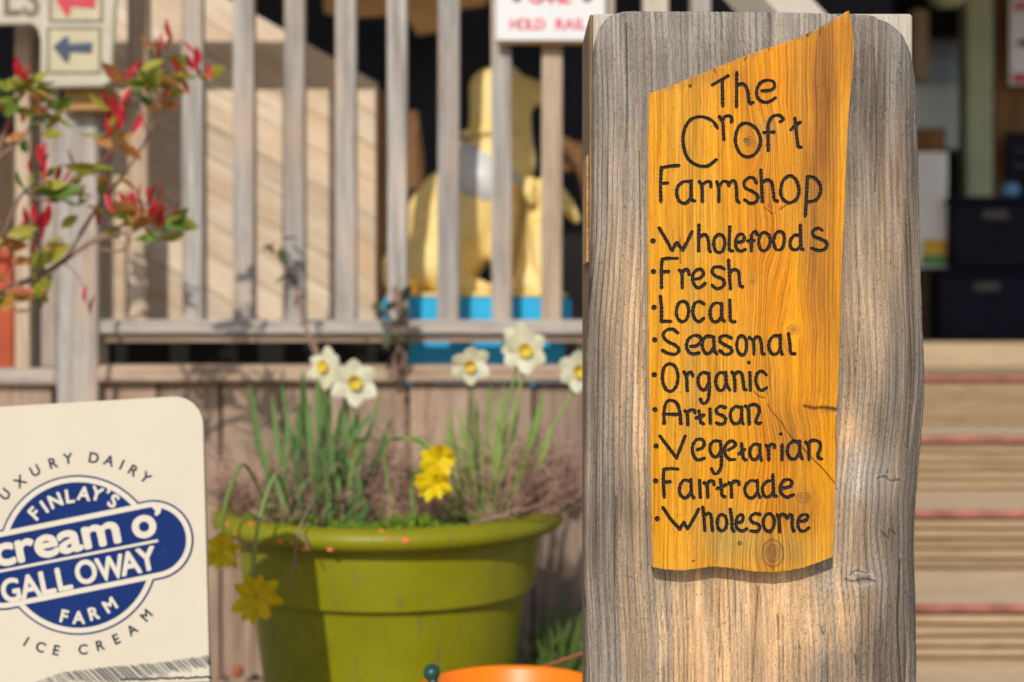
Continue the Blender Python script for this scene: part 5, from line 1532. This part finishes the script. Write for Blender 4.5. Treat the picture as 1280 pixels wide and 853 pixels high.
branch([hub, W(10, 280, 2.85), W(30, 240, 2.82), W(55, 225, 2.82)], .005, .002)
branch([W(30, 240, 2.82), W(60, 250, 2.84), W(100, 215, 2.86)], .003, .0018)
for (px, py, D, ng, nr, tl_) in [(28, 108, 3.0, 7, 3, 0), (-5, 125, 2.95, 5, 3, 0), (52, 140, 2.98, 8, 0, 0), (70, 118, 2.98, 3, 0, 0), (52, 222, 2.82, 4, 4, 0), (66, 238, 2.84, 5, 1, .3), (45, 292, 2.9, 3, 5, 0), (35, 322, 2.9, 4, 1, .2),
                                (0, 285, 2.8, 4, 0, .2), (5, 370, 2.85, 6, 1, 0), (142, 140, 2.9, 2, 5, 0), (146, 170, 2.9, 4, 3, .3), (160, 100, 2.93, 3, 2, .3), (200, 60, 2.92, 3, 2, 0), (198, 105, 2.92, 5, 0, 0), (240, 92, 2.92, 2, 5, -.2), (232, 100, 2.92, 3, 0, .4),
                                (150, 268, 2.88, 5, 4, 0), (172, 268, 2.88, 3, 4, 0), (192, 262, 2.88, 5, 6, .1), (205, 285, 2.88, 5, 3, .2), (108, 212, 2.86, 4, 2, 0), (118, 245, 2.9, 4, 0, 0), (-10, 345, 2.9, 5, 1, 0), (20, 175, 3.0, 2, 1, 0), (190, 125, 2.92, 3, 0, 0), (42, 365, 2.9, 3, 0, 0), (112, 385, 2.9, 0, 1, 0)]:
    shoot(W(px, py, D), int(ng * 1.5 + .5), int(nr * 1.5 + .5), int(px * 7 + py), tl_, 1.12)

# ivy-like twig in front of the balusters
iv = thing('climbing_twig', 'thin twig with dark leaves rising in front of the balusters', 'twig', W(395, 445, 3.35))
ivb = Vector(iv.location)
vs, fs = tube_data(smooth_path([W(395, 445, 3.35) - ivb, W(378, 400, 3.4) - ivb, W(366, 350, 3.4) - ivb, W(350, 310, 3.4) - ivb], 5), .004, 6)
mesh_obj('stem', vs, fs, M['branch'], iv, True)
lmI = leaf_mesh('leaf', .045, .028, M['ivy'], .3)
def ivy_leaves(par, pb_, pts, seed):
    r = random.Random(seed)
    for p in pts:
        o = obj_from_mesh('leaf', lmI, par)
        d = Vector((r.uniform(-1, 1), r.uniform(-.8, .2), r.uniform(-.7, .8))).normalized()
        o.matrix_local = Matrix.Translation(p - pb_) @ d.to_track_quat('Z', 'Y').to_matrix().to_4x4() @ Matrix.Scale(r.uniform(.6, 1.1), 4)
ivy_leaves(iv, ivb, [W(346, 305, 3.4), W(352, 312, 3.4), W(342, 318, 3.39), W(356, 330, 3.4), W(350, 300, 3.4), W(362, 348, 3.4), W(370, 356, 3.4), W(360, 338, 3.39), W(366, 345, 3.4)], 3)
iv2 = thing('withered_ivy', 'withered ivy twisted round the lower rail between screen and statue', 'plant', W(498, 470, 3.5))
ivb2 = Vector(iv2.location)
for seed in range(4):
    r = random.Random(seed + 30)
    pts = [W(498 + r.uniform(-12, 12), 475 - 28 * k + r.uniform(-6, 6), 3.54 - r.uniform(0, .04)) - ivb2 for k in range(5)]
    vs, fs = tube_data(smooth_path(pts, 5), .004, 6); mesh_obj('stem', vs, fs, M['twig'], iv2, True)
r = random.Random(9)
ivy_leaves(iv2, ivb2, [W(r.gauss(498, 11), r.uniform(375, 480), 3.54 - r.uniform(0, .05)) for _ in range(34)], 12)

# =================================================================== ORANGE BUCKET + TOOL
BK = Vector((W(640, 0, 2.28).x, 2.28, 0))
bz = EYE - (832 - Y0) / F * (2.28 + .15)
bu = thing('bucket', 'bright orange plastic bucket with wire handle in front of the pot', 'bucket', BK)
bprof = [(0, .004), (.115, .004), (.12, .01), (.146, bz - .012), (.154, bz - .010), (.156, bz), (.150, bz), (.145, bz - .006), (.118, .014), (0, .012)]
mesh_obj('body', *lathe(bprof, 96), M['orange'], bu, True)
pts = []
for k in range(15):
    t = math.pi * k / 14
    pts.append(Vector((.158 * math.cos(t) + .02 * math.sin(t), -.05 - .06 * math.sin(t), bz - .006 + .05 * math.sin(t))))
pts = [Vector((.157, .02, bz - .01))] + [Vector((.150 - .10 * f, .02 - .17 * f, bz - .005 - .06 * math.sin(f * 2.4) + .04 * f)) for f in np.linspace(.1, 1.4, 8)]
vs, fs = tube_data(smooth_path(pts, 4), .0018, 6); mesh_obj('handle', vs, fs, M['wire'], bu, True)
tl2 = thing('garden_tool', 'dark green ball-topped rod standing in the orange bucket', 'tool', W(546, 870, 2.22))
tb = Vector(tl2.location)
tp_ = W(540, 841, 2.22)
bm = bmesh.new(); bmesh.ops.create_uvsphere(bm, u_segments=20, v_segments=14, radius=.0135)
obj_from_mesh('ball', bm_mesh('ball', bm, M['ballgreen'], True), tl2, tp_ - tb)
vs, fs = tube_data([tp_ - tb + Vector((.001, 0, -.008)), tp_ - tb + Vector((.003, .002, -.02)), Vector((BK.x - .09, BK.y - .03, .03)) - tb], [.0095, .0065, .006], 10)
mesh_obj('rod', vs, fs, M['ballgreen'], tl2, True)
ck = thing('brown_stick', 'reddish brown stick slanting up behind the orange bucket', 'stick', W(676, 833, 2.45))
ckb = Vector(ck.location)
vs, fs = tube_data([W(640, 846, 2.44) - ckb, W(740, 813, 2.5) - ckb, W(800, 795, 2.53) - ckb], .0028, 7); mesh_obj('shaft', vs, fs, M['terracotta'], ck, True)

# grass tuft between pot and sign
r = random.Random(4); ga = Acc()
gc = W(705, 900, 2.9)
for i in range(420):
    x = W(r.uniform(665, 760), 0, 3.0).x; yy = r.uniform(2.75, 3.35); h = r.uniform(.10, .30) * (.6 + .4 * (yy > 3))
    b0_ = Vector((x, yy, 0)); tip = b0_ + Vector((r.gauss(.05, .07), r.gauss(0, .06), h))
    vs, fs = blade_data([b0_, (b0_ + tip) / 2 + Vector((0, 0, h * .12)), tip], .006, .3)
    ga.add(vs, fs)
go = ga.obj('grass', M['grass'], None, True); tag(go, 'grass growing at the foot of the fence right of the pot', 'grass', None, 'stuff')
# pebbles and dead leaves by the wall, left of the pot
r = random.Random(14); pa_ = Acc()
for i in range(700):
    x = r.uniform(-1.2, .4); yy = r.uniform(2.6, 3.58); s = r.uniform(.006, .02)
    c = Vector((x, yy, s * .3)); vs = []
    for d in ((1, 0, 0), (0, 1, 0), (-1, 0, 0), (0, -1, 0), (0, 0, .7), (0, 0, -.7)):
        vs.append(c + Vector(d) * s * r.uniform(.7, 1.2))
    pa_.add(vs, [(0, 1, 4), (1, 2, 4), (2, 3, 4), (3, 0, 4), (1, 0, 5), (2, 1, 5), (3, 2, 5), (0, 3, 5)])
po = pa_.obj('gravel', plain('mixed gravel', (.40, .30, .22), .9, .4, 14), None, True); tag(po, 'loose pebbles scattered on the ground below the fence', 'gravel', None, 'stuff')
sh_ = thing('pot_shard', 'broken terracotta shard on the ground left of the pot', 'shard', W(297, 850, 3.35))
bm = bmesh.new(); bmesh.ops.create_icosphere(bm, subdivisions=2, radius=.013)
for v in bm.verts: v.co = Vector((v.co.x * 1.1, v.co.y, v.co.z * 1.2)) * r.uniform(.85, 1.15)
obj_from_mesh('shard', bm_mesh('shard', bm, M['terracotta'], True), sh_, (0, 0, .02))
for (px, py, s) in [(318, 852, .8), (280, 852, .7)]:
    o = mesh_obj('dead_leaf', [(-.03 * s, 0, 0), (0, -.012, .012), (.03 * s, 0, .004), (0, .012, .016)], [(0, 1, 2, 3)], M['twig'], None, True, W(px, py, 3.3))
    tag(o, 'curled dead leaf among the pebbles %s the terracotta shard' % ('right of' if px > 297 else 'left of'), 'leaf')

# =================================================================== PORCH THINGS at the right
cr_me = None
def crate(label, x0, x1, y0, y1, D):
    a = W(x0, y1, D); b_ = W(x1, y0, D)
    t = thing('storage_crate', label, 'crate', ((a.x + b_.x) / 2, D + .2, a.z), 'dark crates stacked in the shop porch'); tb_ = Vector(t.location)
    boxw('crate_body', a.x, b_.x, D, D + .4, a.z, b_.z - .035, M['crate'], t, .012, tb_)
    boxw('lid', a.x - .01, b_.x + .01, D - .01, D + .41, b_.z - .034, b_.z, M['crate'], t, .01, tb_)
    cxm = a.x + (b_.x - a.x) * .38
    boxw('handle', cxm - .06, cxm + .06, D - .018, D - .001, b_.z - .105, b_.z - .06, M['stonegrey'], t, .006, tb_)  # lighter grey stands in for a reflection on the handle
crate('dark navy storage crate on the doorstep, lower of the two', 1172, 1330, 336, 425, 6.5)
crate('dark navy storage crate stacked on the other one', 1190, 1330, 246, 335, 6.52)
bj = thing('blue_jar', 'small pale blue glazed pot on top of the stacked crates', 'pot', W(1262, 246, 6.55))
vs, fs = lathe([(0, 0), (.035, 0), (.046, .02), (.045, .04), (.032, .055), (.036, .06), (.030, .06), (.026, .05), (0, .05)], 24)
mesh_obj('body', vs, fs, M['bluejar'], bj, True)
pb2 = thing('poster_board', 'white poster with green and yellow print at its foot beside the sign post', 'poster', W(1160, 335, 6.6))
p2b = Vector(pb2.location)
boxp('board', 1120, 1185, 190, 335, 6.6, 6.62, M['posterw'], pb2, .003, p2b)
boxp('print', 1154, 1183, 300, 318, 6.594, 6.598, M['postery'], pb2, 0, p2b)
boxp('print', 1152, 1183, 319, 332, 6.594, 6.598, M['posterg'], pb2, 0, p2b)
boxp('stand_leg', 1125, 1180, 336, 425, 6.605, 6.63, M['darkwood'], pb2, .003, p2b)
bxw = boxp('wooden_box', 1120, 1182, 160, 189, 6.62, 6.9, M['brownwood'], None, .004)
tag(bxw, 'small brown wooden box on top of the white poster board', 'box')
po2 = thing('notice', 'white notice with red print pinned at the top right', 'notice', W(1290, 105, 7.2))
p3b = Vector(po2.location)
boxp('sheet', 1262, 1340, -60, 106, 7.2, 7.21, M['posterw'], po2, .001, p3b)
boxp('red_print', 1266, 1335, 92, 103, 7.196, 7.199, M['redink'], po2, 0, p3b)
boxp('red_print', 1268, 1335, 4, 12, 7.196, 7.199, M['redink'], po2, 0, p3b)
boxp('text_block', 1272, 1335, 50, 58, 7.196, 7.199, M['stonegrey'], po2, 0, p3b)
cb = thing('chalkboard', 'small black chalkboard below the white notice', 'chalkboard', W(1300, 235, 7.2))
cbb = Vector(cb.location)
boxp('slate', 1258, 1345, 166, 236, 7.2, 7.22, M['crate'], cb, .002, cbb)
boxp('chalk_line', 1268, 1335, 186, 189, 7.196, 7.199, M['stonegrey'], cb, 0, cbb)
boxp('chalk_line', 1268, 1325, 206, 209, 7.196, 7.199, M['stonegrey'], cb, 0, cbb)
lt = thing('lantern', 'round sage green lamp shade hanging at the top of the porch', 'lamp', W(1184, 10, 6.3))
vs, fs = lathe([(.0, .0), (.05, .005), (.085, .035), (.095, .08), (.07, .13), (.01, .16)], 24)
mesh_obj('shade', vs, fs, M['sage'], lt, True)
ltb = Vector(lt.location)
boxw('cord', ltb.x - .004, ltb.x + .004, 6.296, 6.304, ltb.z + .16, rz, M['black'], lt, 0, ltb)

pav = boxw('path', SX0 - .04, SX1 + .6, 2.3, 3.74, -.05, .012, M['treadwood'], None, .004); pav['kind'] = 'structure'
